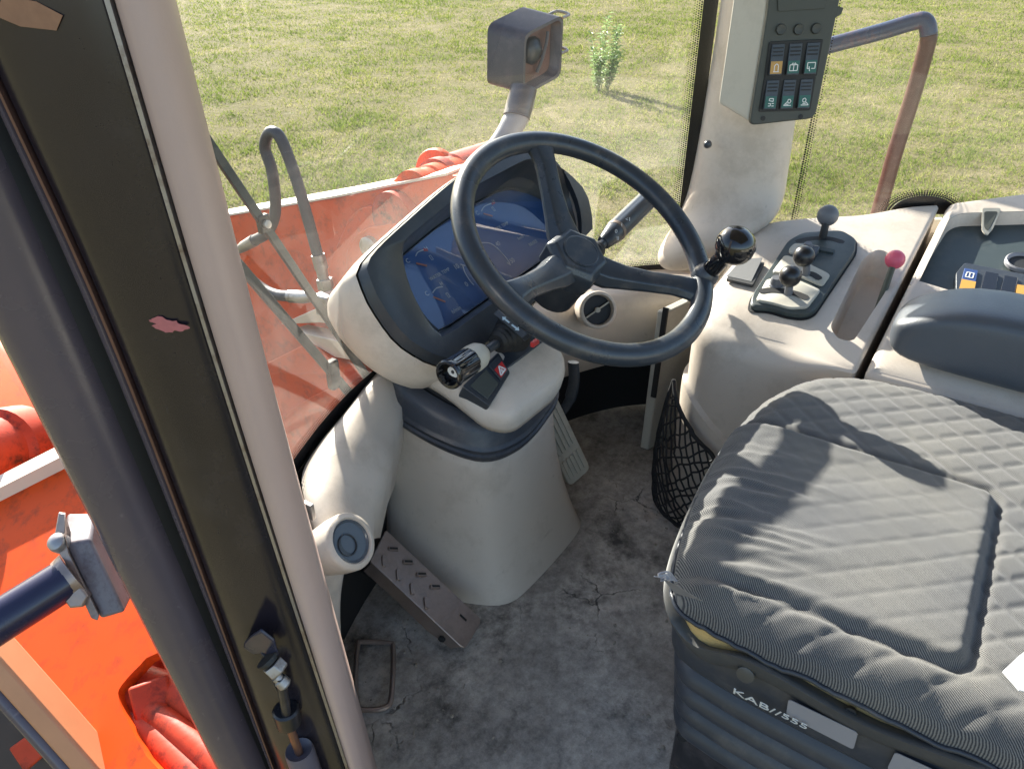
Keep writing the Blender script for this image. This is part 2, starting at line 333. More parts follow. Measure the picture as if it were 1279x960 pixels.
def grass_mat(ground=False):
    m = bpy.data.materials.new('ground_turf' if ground else 'grass_blades'); m.use_nodes = True; N = m.node_tree.nodes; L = m.node_tree.links
    p = N['Principled BSDF']; p.inputs['Roughness'].default_value = .95; p.inputs['Specular IOR Level'].default_value = .04
    g = N.new('ShaderNodeNewGeometry')
    def nz(s, d=5, r=.6):
        n = N.new('ShaderNodeTexNoise'); n.inputs['Scale'].default_value = s; n.inputs['Detail'].default_value = d; n.inputs['Roughness'].default_value = r; L.new(g.outputs['Position'], n.inputs['Vector']); return n
    n1 = nz(1.1, 6, .65)
    if ground:
        n2 = nz(14, 8, .8)
        s = N.new('ShaderNodeMath'); s.operation = 'MULTIPLY_ADD'; s.inputs[1].default_value = .6; L.new(n2.outputs[0], s.inputs[0])
        k = N.new('ShaderNodeMath'); k.operation = 'MULTIPLY'; k.inputs[1].default_value = .4; L.new(n1.outputs[0], k.inputs[0]); L.new(k.outputs[0], s.inputs[2]); src = s.outputs[0]
    else:
        at_ = N.new('ShaderNodeAttribute'); at_.attribute_name = 'tint'
        s = N.new('ShaderNodeMath'); s.operation = 'MULTIPLY_ADD'; s.inputs[1].default_value = .42; L.new(at_.outputs['Fac'], s.inputs[0])
        k = N.new('ShaderNodeMath'); k.operation = 'MULTIPLY'; k.inputs[1].default_value = .62; L.new(n1.outputs[0], k.inputs[0]); L.new(k.outputs[0], s.inputs[2]); src = s.outputs[0]
    rp = N.new('ShaderNodeValToRGB'); e = rp.color_ramp.elements
    st = [(.18, (.10, .155, .024)), (.44, (.20, .25, .05)), (.57, (.32, .315, .10)), (.71, (.41, .36, .19)), (.86, (.46, .39, .26))] if not ground else [(.3, (.08, .075, .03)), (.5, (.17, .15, .075)), (.65, (.27, .22, .13)), (.8, (.36, .29, .19))]  # turf ramp painted darker brown as shade in the gaps between blades
    while len(e) < len(st): e.new(.5)
    for q, (a, c) in zip(e, st): q.position = a; q.color = (*c, 1)
    L.new(src, rp.inputs[0]); L.new(rp.outputs[0], p.inputs['Base Color'])
    if not ground:
        tl = N.new('ShaderNodeBsdfTranslucent'); L.new(rp.outputs[0], tl.inputs[0])
        mx = N.new('ShaderNodeMixShader'); mx.inputs[0].default_value = .38
        L.new(p.outputs[0], mx.inputs[1]); L.new(tl.outputs[0], mx.inputs[2]); L.new(mx.outputs[0], N['Material Output'].inputs['Surface'])
    else:
        b = N.new('ShaderNodeBump'); b.inputs['Strength'].default_value = .8; b.inputs['Distance'].default_value = .03; L.new(n2.outputs[0], b.inputs['Height']); L.new(b.outputs[0], p.inputs['Normal'])
    return m
M['ground'] = grass_mat(True); M['grass'] = grass_mat(False)
M['leaf'] = mat('weed_leaf', (.24, .34, .17), .5, var=.35, vscale=9)
_n = M['leaf'].node_tree; _t = _n.nodes.new('ShaderNodeBsdfTranslucent'); _t.inputs[0].default_value = (.30, .42, .16, 1)
_x = _n.nodes.new('ShaderNodeMixShader'); _x.inputs[0].default_value = .5
_n.links.new(_n.nodes['Principled BSDF'].outputs[0], _x.inputs[1]); _n.links.new(_t.outputs[0], _x.inputs[2]); _n.links.new(_x.outputs[0], _n.nodes['Material Output'].inputs['Surface'])
M['wstem'] = mat('weed_stem', (.10, .13, .05), .6, var=.2)

# ================================================================== SETTING
GZ = -1.32
bm = B(); loft(bm, [[V((-600, -600, GZ)), V((600, -600, GZ))], [V((-600, 600, GZ)), V((600, 600, GZ))]], closed=False)
tag(obj('ground', bm, M['ground'], smooth=0), 'mown field ground under the grass', 'ground', kind='structure')
def make_grass():
    n = 900000
    u = RNG.random(n); r0, r1 = 2.0, 55.0
    r = r0*(r1/r0)**(u**.86)                                # density falls with distance
    a = YAW + (RNG.random(n)-.5)*R(112)
    x = CAM.x + r*np.sin(a); y = CAM.y + r*np.cos(a)
    def vnoise(sc, seed):                                  # smooth value noise over the field
        g = np.random.default_rng(seed).random((512, 512)); u_ = (x/sc+200) % 511; v_ = (y/sc+200) % 511
        i, j = u_.astype(int), v_.astype(int); fu, fv = u_-i, v_-j; fu = fu*fu*(3-2*fu); fv = fv*fv*(3-2*fv)
        return (g[i, j]*(1-fu)+g[i+1, j]*fu)*(1-fv)+(g[i, j+1]*(1-fu)+g[i+1, j+1]*fu)*fv
    n1, n2, n3 = vnoise(.16, 1), vnoise(.5, 2), vnoise(1.7, 3)
    lush = .4*n1+.35*n2+.25*n3
    keep = RNG.random(n) < np.clip(.35+1.5*(lush-.3), .18, 1)
    x, y, r, lush = x[keep], y[keep], r[keep], lush[keep]; n = len(x)
    h = (.018+.042*RNG.random(n)**2)*(1+.012*r)*(.45+1.5*np.clip(lush-.15, 0, 1)**1.2); wd = np.maximum(.0022, .00056*r)*(.6+.8*RNG.random(n))
    ph = RNG.random(n)*2*np.pi; lean = .3+1.1*RNG.random(n)
    la = RNG.random(n)*2*np.pi
    V0 = np.stack([x-np.cos(ph)*wd, y-np.sin(ph)*wd, np.full(n, GZ)], 1)
    V1 = np.stack([x+np.cos(ph)*wd, y+np.sin(ph)*wd, np.full(n, GZ)], 1)
    V2 = np.stack([x+np.cos(la)*h*lean, y+np.sin(la)*h*lean, GZ+h], 1)
    co = np.stack([V0, V1, V2], 1).reshape(-1)
    me = bpy.data.meshes.new('grass'); me.vertices.add(3*n); me.vertices.foreach_set('co', co.astype(np.float32))
    me.loops.add(3*n); me.loops.foreach_set('vertex_index', np.arange(3*n, dtype=np.int32))
    me.polygons.add(n); me.polygons.foreach_set('loop_start', np.arange(0, 3*n, 3, dtype=np.int32))
    t = me.attributes.new('tint', 'FLOAT', 'POINT'); t.data.foreach_set('value', np.repeat(np.clip(.62*RNG.random(n)+.95*(.62-lush), 0, 1), 3).astype(np.float32))
    me.update(calc_edges=True)
    o = obj('grass', me, M['grass'], smooth=0)
    tag(o, 'short patchy green and straw coloured grass covering the field', 'grass', kind='stuff')
make_grass()
def make_weed():
    base = at(748, 114, Z=GZ); t = thing('weed_plant', 'tall leafy green weed standing alone in the mown grass', 'plant', base)
    bs, bl = B(), B()
    for i in range(15):
        a = random.random()*6.28; q = base+V((math.cos(a), math.sin(a), 0))*random.random()*.18
        top = q+V((math.cos(a)*.26*random.random(), math.sin(a)*.26*random.random(), .45+.62*random.random()**.8))
        pts = catmull([q, q.lerp(top, .5)+V((random.uniform(-.03, .03), random.uniform(-.03, .03), 0)), top], 4)
        tube(bs, pts, [.006-.004*k/(len(pts)-1) for k in range(len(pts))], 5)
        for k in range(72):
            f = .12+.9*random.random(); f = min(f, 1); p = q.lerp(top, f); b = random.random()*6.28; l = .05+.07*random.random()
            d = V((math.cos(b), math.sin(b), random.uniform(-.2, .9))).normalized(); s = d.cross(V((0, 0, 1))).normalized()*l*.17
            m_ = p+d*l*.5+V((0, 0, .006)); e_ = p+d*l-V((0, 0, .012))
            vs_ = [bl.verts.new(v) for v in (p, m_+s, e_, m_-s)]; bl.faces.new(vs_)
    obj('stem', bs, M['wstem'], t); obj('foliage', bl, M['leaf'], t, smooth=0)
make_weed()

# cab floor, bulkhead and roof
bm = B(); slab(bm, [(-.72, -1.25, 0), (1.15, -1.25, 0), (.98, -.3, 0), (.74, .10, 0), (.60, .20, 0), (.37, .295, 0), (.13, .33, 0), (-.11, .295, 0), (-.34, .22, 0), (-.44, .08, 0), (-.50, .03, 0)], (0, 0, -.06))
tag(obj('cab_floor', bm, M['floor'], smooth=0), 'dirty cracked grey rubber cab floor mat', 'floor', kind='structure')
bm = B(); slab(bm, [(.66, .10, .002), (.66, .10, .345), (.72, -.12, .45), (.84, -.36, .50), (1.0, -.75, .52), (1.0, -.75, .002)], (.012, .006, 0))
tag(obj('side_wall', bm, M['beige2'], smooth=0), 'low right cab wall below the side window', 'wall', kind='structure')
bm = B(); slab(bm, [(-.44, .10, .002), (-.44, .10, .34), (-.46, .04, .30), (-.46, .04, .002)], (-.012, .006, 0))
tag(obj('side_wall', bm, M['black'], smooth=0), 'low left cab wall behind the front trim', 'wall', kind='structure')
bm = B(); slab(bm, rounded([(-.66, -1.45, 1.52), (1.05, -1.45, 1.52), (.80, .36, 1.52), (-.52, .36, 1.52)], .12), (0, 0, .14))
tag(obj('cab_roof', bm, M['roof'], smooth=30), 'flat cab roof with pale lining above the seat', 'roof', kind='structure')
bm = B(); slab(bm, [(-.62, -1.26, .0), (1.0, -1.26, .0), (1.0, -1.26, .55), (-.62, -1.26, .55)], (0, -.03, 0))
tag(obj('rear_wall', bm, M['beige2'], smooth=0), 'low rear cab wall behind the seat', 'wall', kind='structure')

# ================================================================== WINDSCREEN AND PILLARS
WS = catmull([(-.525, .138, 0), (-.43, .180, 0), (-.33, .222, 0), (-.22, .262, 0), (-.11, .288, 0), (.13, .32, 0), (.36, .288, 0), (.49, .24, 0), (.58, .187, 0), (.645, .125, 0), (.672, .075, 0)], 6)
def wsz(p, z): return V((p.x, p.y, z))
def ws_bottom(x): return .395 if x < 0 else max(.352, .395-.043*min(1, x/.5))
BW = [p for p in WS if True]
bm = B(); loft(bm, [[V((p.x*.99, p.y-.004, .002)) for p in BW], [V((p.x*.99, p.y-.004, ws_bottom(p.x)-.012)) for p in BW], [V((p.x*.99, p.y+.014, ws_bottom(p.x)-.012)) for p in BW], [V((p.x*.99, p.y+.014, .002)) for p in BW]], closed=False)
tag(obj('bulkhead', bm, M['black'], smooth=40), 'black front bulkhead below the windscreen', 'bulkhead', kind='structure')
WT = thing('windscreen', 'curved dusty front windscreen with dotted black border', 'windscreen', (.13, .32, .36))
bm = B(); loft(bm, [[wsz(p, ws_bottom(p.x)-.03) for p in WS], [wsz(p, .75) for p in WS], [wsz(p, 1.5) for p in WS]], closed=False)
obj('glass', bm, M['glass'], WT, smooth=180)
def inset(p, d):      # inside face of the glass
    c = V((.13, -.3, 0)); v = (c-p); v.z = 0; return p+v.normalized()*d
bm = B(); loft(bm, [[wsz(inset(p, .003), ws_bottom(p.x)-.028) for p in WS], [wsz(inset(p, .003), ws_bottom(p.x)+.012) for p in WS]], closed=False)
obj('border_band', bm, M['frit'], WT, smooth=180)
# side bands next to the pillars
for pts in (WS[-4:],):
    bm = B(); loft(bm, [[wsz(inset(p, .003), .38) for p in pts], [wsz(inset(p, .003), 1.5) for p in pts]], closed=False)
    obj('border_band', bm, M['frit'], WT, smooth=180)
# dots of the border, too small to pick apart: one part
def dots(name, rows, parent, r=.0016):
    bm = B()
    for c, ax, ay, rr in rows:
        vs_ = [bm.verts.new(c+(ax*math.cos(k*1.0472)+ay*math.sin(k*1.0472))*rr) for k in range(6)]; bm.faces.new(vs_)
    return tag(obj(name, bm, M['frit'], parent, smooth=0), kind='stuff')
rows = []
WD = resample(WS, 330, closed=False)
for i, p in enumerate(WD[:-1]):
    tx = (WD[i+1]-p).normalized()
    for k in range(3):
        z = ws_bottom(p.x)+.0145+k*.0042
        rows.append((wsz(inset(p+tx*(.0022*(k % 2)), .003), z), tx, V((0, 0, 1)), .0017-.0004*k))
pe = WS[-4]; tx = (WS[-5]-pe).normalized()
for i in range(270):
    for k in range(4):
        z = .38+i*.0042+(k % 2)*.0021; q = pe+tx*(.0025+.0042*k)
        rows.append((wsz(inset(q, .003), z), tx, V((0, 0, 1)), .0018-.0003*k))
dots('border_dot', rows, WT)

# right front pillar (beige lining)
RP = thing('front_pillar', 'beige moulded front pillar lining carrying the switch panel', 'pillar', (.64, 0, .36))
rws = [(-70, 907, 1016, .62), (0, 901, 1006, .625), (90, 886, 998, .63), (160, 875, 990, .63), (215, 864, 982, .63), (245, 857, 978, .625), (268, 849, 972, .62), (288, 838, 955, .61), (305, 828, 930, .60), (320, 819, 895, .59), (332, 823, 868, .585), (338, 835, 858, .585)]
rings = []
for y, l, r_, xx in rws:
    yl = y; yr = y if y < 270 else y+(0 if y < 300 else 2)
    a = at(l, yl, X=xx+.035); b = at(r_, yr, X=xx+.055 if y < 260 else xx+.03)
    if y > 268: b = at(r_, min(y, 338), X=xx+.02); a = at(l, y, X=xx+.01)
    mid = (a+b)/2; out = V((-.95, -.1, .1)); w_ = (b-a).length
    ring = []
    for k in range(15):
        f = k/14; p = a.lerp(b, f); bulge = math.sin(math.pi*f)**.6*min(.05, w_*.32)
        ring.append(p+out*bulge)
    ring += [b+V((.05, .0, 0)), mid+V((.10, .02, 0)), a+V((.05, .02, 0))]
    rings.append(ring)
bm = B(); loft(bm, rings, True, True); obj('lining', bm, M['beige'], RP, smooth=60, sub=1)
bm = B(); q = at(884, 180, X=.615); lathe(bm, [(.007, -.004), (.008, .004), (.006, .009), (.002, .011)], q, (-1, -.3, .1), 14); obj('plug', bm, M['dark'], RP)

# left front pillar, seen from just outside the open door
LP = thing('door_pillar', 'dark painted front door pillar with beige inner lining', 'pillar', (-.56, 0, 0))
PN = V((-.838, -.546, 0)); PP = V((-.556, -.025, .63)); back = -PN
prof = {  # x in the photo's measured rows y = 0, 480, 960
 'o': (-239, 10, 259), 'g': (-100, 112, 322), 's': (-75, 141, 333), 'p': (-52, 163, 342), 'b': (136, 280, 435), 't': (217, 337, 458)}
def prow(k, row, d=0):
    x = prof[k][row]; return onpl(x, (0, 480, 960)[row], PP, PN)+back*d
def pline(k, d=0, ext=.35):
    a, b, c = [prow(k, i, d) for i in range(3)]
    return [a+(a-b).normalized()*ext, a, b, c, c+(c-b).normalized()*ext]
def strip(cols):      # cols: list of (key, depth) or explicit line
    lines = [pline(*c) if isinstance(c, tuple) else c for c in cols]
    return [[l[i] for l in lines] for i in range(5)]
def pill(name, cols, m, sub=0, n=8, smooth=50):
    rg = strip(cols); rg = [[q for q in r] for r in rg]
    d = [[] for _ in rg[0]]
    for j in range(len(rg[0])):
        d[j] = catmull([r[j] for r in rg], n)
    bm = B(); loft(bm, [[d[j][i] for j in range(len(d))] for i in range(len(d[0]))], True, True)
    return obj(name, bm, m, LP, smooth=smooth)
def mixl(k1, k2, f, d):
    a, b = pline(k1, 0), pline(k2, 0); return [p.lerp(q, f)+back*d for p, q in zip(a, b)]
# outer round post
pill('outer_post', [('o', .05), ('o', .02), mixl('o', 'g', .12, .004), mixl('o', 'g', .3, -.006), mixl('o', 'g', .5, -.009), mixl('o', 'g', .7, -.006), mixl('o', 'g', .9, .001), ('g', .012), ('g', .05)], M['post'], smooth=80)
pill('seal_groove', [('g', .014), mixl('g', 's', .5, .022), ('s', .012), ('s', .05), ('g', .05)], M['black'])
pill('seal_strip', [('s', .011), mixl('s', 'p', .25, .003), mixl('s', 'p', .6, .001), ('p', .006), ('p', .05), ('s', .05)], M['post'])
l2 = mixl('p', 's', .10, -.001); l3 = mixl('p', 's', -.06, -.001)
pill('bright_line', [l2, l3, [p+back*.008 for p in l3], [p+back*.008 for p in l2]], mat('copper_strip', (.14, .075, .06), .3, metal=.4, var=.3, vscale=40))
pill('face_plate', [mixl('p', 'b', .0, .006), mixl('p', 'b', .05, .0005), mixl('p', 'b', .2, -.0035), mixl('p', 'b', .4, -.0055), mixl('p', 'b', .6, -.0055), mixl('p', 'b', .8, -.0035), mixl('p', 'b', .95, .0005), mixl('p', 'b', 1.0, .006), ('b', .05), ('p', .05)], M['postb'], smooth=60)
w1 = mixl('p', 'b', .975, -.0016); w2 = mixl('p', 'b', 1.012, -.0016)
pill('edge_bead', [w1, w2, [p+back*.01 for p in w2], [p+back*.01 for p in w1]], M['metal'])
pill('inner_lining', [mixl('b', 't', .02, .012), mixl('b', 't', .03, .004), mixl('b', 't', .18, -.006), mixl('b', 't', .4, -.011), mixl('b', 't', .65, -.009), mixl('b', 't', .84, .002), mixl('b', 't', .80, .022), mixl('b', 't', .35, .06), mixl('b', 't', .0, .06)], M['trimb'], smooth=80)
# scuffed patch of pink primer on the face plate
bm = B(); c0 = onpl(214, 401, PP, PN)+PN*.0061
ax_ = (onpl(224, 403, PP, PN)-onpl(204, 399, PP, PN)).normalized(); ay_ = PN.cross(ax_)
pts = []
for k in range(34):
    a = k/34*6.283; rr = 1+.16*math.sin(3*a+1)+.12*math.sin(7*a)+random.uniform(-.12, .12)
    pts.append(c0+ax_*math.cos(a)*.0125*rr+ay_*math.sin(a)*.0052*rr)
slab(bm, pts, PN*.0004); obj('scuff', bm, mat('pink_primer', (.42, .13, .13), .7, var=.3, vscale=200), LP, smooth=0, label='scuffed pink paint patch')
bm = B(); c1 = onpl(40, 14, PP, PN)+PN*.0060
slab(bm, [c1+ax_*x+ay_*y for x, y in ((-.017, -.006), (-.004, -.0085), (.016, -.006), (.02, .003), (.006, .007), (-.012, .006))], PN*.0004)
obj('scuff', bm, mat('tan_primer', (.26, .13, .07), .6, var=.3, vscale=100), LP, smooth=0)
# door stay: bracket, bolt, rod and gas strut tube
DS = thing('door_stay', 'gas strut with bolted bracket on the dark door pillar', 'strut', onpl(350, 800, PP, PN))
def pf(px, py, d): return onpl(px, py, PP, PN)+PN*d
bm = B(); o1 = [pf(306, 800, .003), pf(311, 786, .012), pf(322, 770, .02), pf(336, 757, .024), pf(352, 770, .024), pf(356, 790, .022), pf(342, 800, .018), pf(332, 798, .012), pf(318, 808, .004)]
slab(bm, o1, PN*.003+V((0, 0, -.002))); obj('bracket', bm, mat('blue_black_steel', (.02, .022, .045), .3, var=.3, rvar=.1), DS, bevel=.0012)
bm = B(); slab(bm, [pf(330, 797, .012), pf(342, 800, .018), pf(350, 832, .018), pf(356, 842, .02), pf(348, 840, .012), pf(338, 825, .012)], PN*.003); obj('bracket_flange', bm, M['boxp'], DS, bevel=.001)
axs = (pf(375, 812, .03)-pf(335, 785, .022)).normalized()
bm = B(); lathe(bm, [(.0115, 0), (.0115, .0025), (.009, .0027), (.009, .005)], pf(343, 792, .026), axs, 20); obj('washer', bm, M['black'], DS)
bm = B(); hexbolt(bm, pf(349, 797, .028), axs, .0105, .011); obj('bolt', bm, M['metal'], DS, bevel=.0006)
bm = B(); lathe(bm, [(.005, 0), (.005, .004), (.0065, .005), (.0065, .012), (.004, .014)], pf(352, 822, .02), axs, 12); obj('ball_stud', bm, M['metal'], DS)
bm = B(); tube(bm, [pf(357, 822, .021), pf(362, 850, .021), pf(367, 885, .021)], .0046, 12); obj('rod_sleeve', bm, M['boxp'], DS)
bm = B(); tube(bm, [pf(367, 880, .021), pf(382, 922, .021)], .0042, 12); obj('rod', bm, mat('copper_rod', (.25, .13, .09), .35, metal=.7, var=.3, vscale=60), DS)
bm = B(); x_, y_, a_ = frame(pf(372, 900, .02)-pf(363, 860, .02)); lathe(bm, [(.011, -.002), (.013, 0), (.012, .02), (.008, .024)], pf(362, 868, .016), a_, 16); obj('clip', bm, M['boxp'], DS)
bm = B(); ax2 = (pf(405, 985, .024)-pf(379, 915, .02)).normalized()
lathe(bm, [(.006, .004), (.0115, .002), (.0135, .0), (.0145, .004), (.0145, .12), (.012, .13)], pf(379, 913, .02), ax2, 24, cap0=True); obj('strut_tube', bm, mat('grey_tube', (.10, .09, .11), .4, var=.15), DS)

# mirror arm on the pillar
MA = thing('mirror_arm', 'navy tube arm bolted to a grey block beside the pillar', 'mirror arm', at(110, 700, t=.86))
blk = .80
def mp_(px, py, t): return at(px, py, t=t)
bm = B()
f0 = [mp_(80, 680, blk), mp_(113, 674, blk), mp_(156, 764, blk), mp_(126, 772, blk)]
u0 = [mp_(83, 642, blk+.02), mp_(112, 641, blk+.02), mp_(160, 730, blk+.02), mp_(150, 765, blk+.03)]
vv = [bm.verts.new(p) for p in f0+[mp_(83, 640, blk+.035), mp_(118, 640, blk+.035), mp_(165, 745, blk+.05), mp_(130, 765, blk+.05)]]
for f in ((0, 1, 2, 3), (4, 5, 1, 0), (5, 6, 2, 1), (6, 7, 3, 2), (7, 4, 0, 3), (4, 7, 6, 5)): bm.faces.new([vv[i] for i in f])
obj('block', bm, mat('worn_grey_block', (.15, .13, .14), .4, var=.3, vscale=25, dirt=(.05, .03, .03), dscale=60, damt=.8, rvar=.1), MA, bevel=.003)
bm = B(); pl = [mp_(73, 640, blk+.01), mp_(82, 641, blk+.01), mp_(80, 668, blk-.005), mp_(86, 690, blk-.008), mp_(124, 768, blk-.005), mp_(122, 775, blk-.005), mp_(114, 772, blk-.005), mp_(80, 700, blk-.008), mp_(66, 680, blk)]
slab(bm, pl, cf*.006-cr*.003); obj('plate', bm, M['rust'], MA, bevel=.001)
ac = (mp_(60, 676, .80)-mp_(95, 690, .84)).normalized()
bm = B(); lathe(bm, [(.010, -.008), (.0103, 0), (.009, .004), (.006, .006), (.002, .007)], mp_(72, 677, .797), ac, 20); obj('bolt', bm, M['metal'], MA)
bm = B(); hexbolt(bm, mp_(100, 742, .80), (mp_(88, 752, .79)-mp_(104, 742, .82)), .0125, .012); obj('nut', bm, M['rust'], MA, bevel=.0008)
bm = B(); tube(bm, [mp_(84, 722, .80), mp_(40, 750, .78), mp_(-30, 794, .75), mp_(-120, 850, .72)], .0215, 20); obj('arm_tube', bm, M['navy'], MA)
bm = B(); tube(bm, [mp_(93, 716, .805), mp_(80, 725, .80)], [.025, .0225], 20); obj('weld_collar', bm, M['rust'], MA)

# switch panel on the right pillar
SP = thing('switch_panel', 'grey box of six rocker switches mounted on the pillar', 'switch panel', at(985, 80, t=1.30))
sn = V((-.80, -.58, .12)).normalized(); s0 = at(985, 90, t=1.30)
def sp(px, py, d=0): return onpl(px, py, s0, sn)+sn*d
ol = rounded([sp(967, -60), sp(1060, -60), sp(1048, 5), sp(1018, 148), sp(936, 157), sp(958, 20)], [.01, .01, .004, .014, .012, .004], 5)
bm = B(); slab(bm, ol, -sn*.012); obj('face', bm, M['panel'], SP, bevel=.0025, bseg=3)
dv = (at(903, 137, t=1.37)-sp(936, 157)).normalized()*.075
bm = B(); rr = [p-sn*.0125 for p in ol]; c = sum(rr, V((0, 0, 0)))/len(rr); rr = [c+(p-c)*.985 for p in rr]
slab(bm, rr, dv); obj('housing', bm, M['beige2'], SP, bevel=.004, bseg=3)
bm = B(); slab(bm, rounded([sp(971, -40, .001), sp(1034, -48, .001), sp(1030, 11, .001), sp(971, 15, .001)], .003), sn*.0014); obj('cover_plate', bm, M['panel'], SP, bevel=.0008)
bm = B(); slab(bm, [sp(1046, 8), sp(1054, 10), sp(1051, 18), sp(1043, 23)], -sn*.012); obj('clip', bm, M['panel'], SP, bevel=.001)
for px, py in ((975, 37), (997, 37), (1019, 36)):
    bm = B(); lathe(bm, [(.0085, 0), (.0085, .003), (.0075, .0045), (.0035, .0035)], sp(px, py), sn, 20); obj('lamp_plug', bm, mat('plug_grey', (.045, .048, .043), .5), SP)
for px, py in ((953, 148), (1000, 146)):
    bm = B(); lathe(bm, [(.0042, 0), (.0042, .0008), (.002, .001)], sp(px, py), sn, 14); obj('screw', bm, M['black'], SP)
bx_ = [((961, 53), (1027, 50), (1019, 95), (955, 97)), ((955, 98), (1018, 96), (1011, 137), (948, 139))]
def quad(q, u, v):
    a = V((*q[0], 0)).lerp(V((*q[1], 0)), u); b = V((*q[3], 0)).lerp(V((*q[2], 0)), u); r_ = a.lerp(b, v); return r_.x, r_.y
def qpoly(q, u0, v0, u1, v1, d): return [sp(*quad(q, u, v), d) for u, v in ((u0, v0), (u1, v0), (u1, v1), (u0, v1))]
def lines(bm, segs, width, n, up):
    for a, b in segs:
        t_ = (b-a).normalized(); s_ = n.cross(t_).normalized()*width/2
        loft(bm, [[a-s_, a+s_, a+s_+n*up, a-s_+n*up], [b-s_, b+s_, b+s_+n*up, b-s_+n*up]], True, True)
ICON = [  # strokes in unit square (x right, y down)
 [[(.2, .9), (.8, .9)], [(.3, .85), (.3, .35)], [(.3, .35), (.45, .18)], [(.45, .18), (.58, .18)], [(.58, .18), (.7, .35)], [(.7, .35), (.7, .85)]],
 [[(.1, .3), (.9, .3)], [(.9, .3), (.9, .85)], [(.9, .85), (.1, .85)], [(.1, .85), (.1, .3)], [(.5, .15), (.5, .85)], [(.25, .3), (.4, .12)], [(.75, .3), (.6, .12)]],
 [[(.12, .15), (.92, .15)], [(.92, .15), (.92, .7)], [(.92, .7), (.55, .7)], [(.12, .15), (.12, .7)], [(.4, .95), (.3, .5)], [(.12, .7), (.35, .7)]],
 [[(.35, .15), (.75, .15)], [(.35, .15), (.3, .35)], [(.3, .35), (.75, .45)], [(.75, .15), (.75, .45)], [(.25, .65), (.5, .65)], [(.5, .65), (.5, .9)], [(.62, .65), (.85, .65)], [(.62, .9), (.85, .9)], [(.25, .9), (.5, .9)]],
 [[(.55, .3), (.75, .3)], [(.75, .3), (.85, .5)], [(.85, .5), (.72, .68)], [(.72, .68), (.55, .62)], [(.55, .62), (.5, .42)], [(.5, .42), (.55, .3)], [(.5, .5), (.1, .9)], [(.1, .9), (.9, .9)], [(.3, .78), (.6, .78)]],
 [[(.3, .3), (.5, .2)], [(.5, .2), (.65, .35)], [(.65, .35), (.6, .6)], [(.6, .6), (.38, .62)], [(.38, .62), (.28, .45)], [(.28, .45), (.3, .3)], [(.6, .55), (.95, .9)], [(.95, .9), (.15, .9)], [(.3, .76), (.65, .76)]]]
k = 0
for q in bx_:
    bm = B(); slab(bm, rounded(qpoly(q, -.01, -.02, 1.01, 1.02, .0006), .003, 3), sn*.0018); obj('switch_bezel', bm, M['black'], SP, bevel=.0006)
    for c in range(3):
        u0, u1 = c/3+.045, (c+1)/3-.045
        bm = B(); a = qpoly(q, u0, .06, u1, .94, .0026); b = qpoly(q, u0, .06, u1, .94, .006)
        b[0] -= sn*.002; b[1] -= sn*.002; b[2] += sn*.0028; b[3] += sn*.0028
        loft(bm, [a, b], True, True); sw = obj('rocker_switch', bm, M['dark'], SP, bevel=.0008)
        n2 = (b[1]-b[0]).cross(b[3]-b[0]).normalized(); n2 = n2 if n2.dot(sn) > 0 else -n2
        def on(u, v, e): return b[0].lerp(b[1], u).lerp(b[3].lerp(b[2], u), v)+n2*e
        bm = B(); slab(bm, [on(.05, .55, .0002), on(.95, .55, .0002), on(.95, .95, .0002), on(.05, .95, .0002)], n2*.0005)
        obj('legend', bm, M['amber'] if k == 0 else M['grn'], sw, smooth=0)
        bm = B(); lines(bm, [(on(.12+.76*x1, .58+.34*y1, .0008), on(.12+.76*x2, .58+.34*y2, .0008)) for (x1, y1), (x2, y2) in ICON[k]], .0013, n2, .0003)
        obj('symbol', bm, M['white'], sw, smooth=0)
        for j in range(3):
            bm = B(); slab(bm, [on(.1, .1+.12*j, .0001), on(.9, .1+.12*j, .0001), on(.9, .15+.12*j, .0001), on(.1, .15+.12*j, .0001)], n2*.0008)
            obj('grip_rib', bm, M['black'], sw, smooth=0)
        k += 1

# ================================================================== STEERING WHEEL
wl, wt = R(-14.5), R(34)
wn = V((math.sin(wl)*math.sin(wt), -math.cos(wl)*math.sin(wt), math.cos(wt))); wh = V((math.cos(wl), math.sin(wl), 0)); wss = wn.cross(wh)
W0 = V((.129, .037, .60))
def wp(r, a, o=0): return W0+(wh*math.cos(R(a))+wss*math.sin(R(a)))*r+wn*o
def wxy(x, y, o=0): return W0+wh*x+wss*y+wn*o
SW = thing('steering_wheel', 'black three spoke steering wheel in front of the instruments', 'steering wheel', W0-wn*.06)
bm = B(); rings = []
for i in range(96):
    a = i*360/96; rd = (wp(1, a)-W0); rings.append([W0+rd*.2+(rd*math.cos(2*math.pi*k/18)*.0172+wn*math.sin(2*math.pi*k/18)*.0155) for k in range(18)])
rings.append(rings[0]); loft(bm, rings); bmesh.ops.remove_doubles(bm, verts=bm.verts, dist=1e-5); obj('rim', bm, M['wheel'], SW, smooth=180)
HUB = -.046
for a, wid in ((76, .048), (312, .046), (191, .046)):
    rd = (wp(1, a)-W0); tg = wn.cross(rd).normalized(); bm = B(); rings = []
    for r_, o, w_, th in ((.02, HUB+.004, .060, .030), (.055, HUB+.004, .056, .030), (.08, HUB+.010, .046, .026), (.12, -.022, .040, .022), (.155, -.008, .040, .021), (.178, -.002, .046, .020), (.192, 0, .060, .016)):
        c = W0+rd*r_+wn*o; h_ = w_/2
        rings.append([c-tg*h_-wn*th*.15, c-tg*h_*.72+wn*th*.38, c-tg*h_*.2+wn*th*.5, c+tg*h_*.55+wn*th*.45, c+tg*h_+wn*th*.0, c+tg*h_*.8-wn*th*.5, c-tg*h_*.8-wn*th*.5])
    loft(bm, rings, True, True); obj('spoke', bm, M['wheel'], SW, smooth=28, bevel=.002)
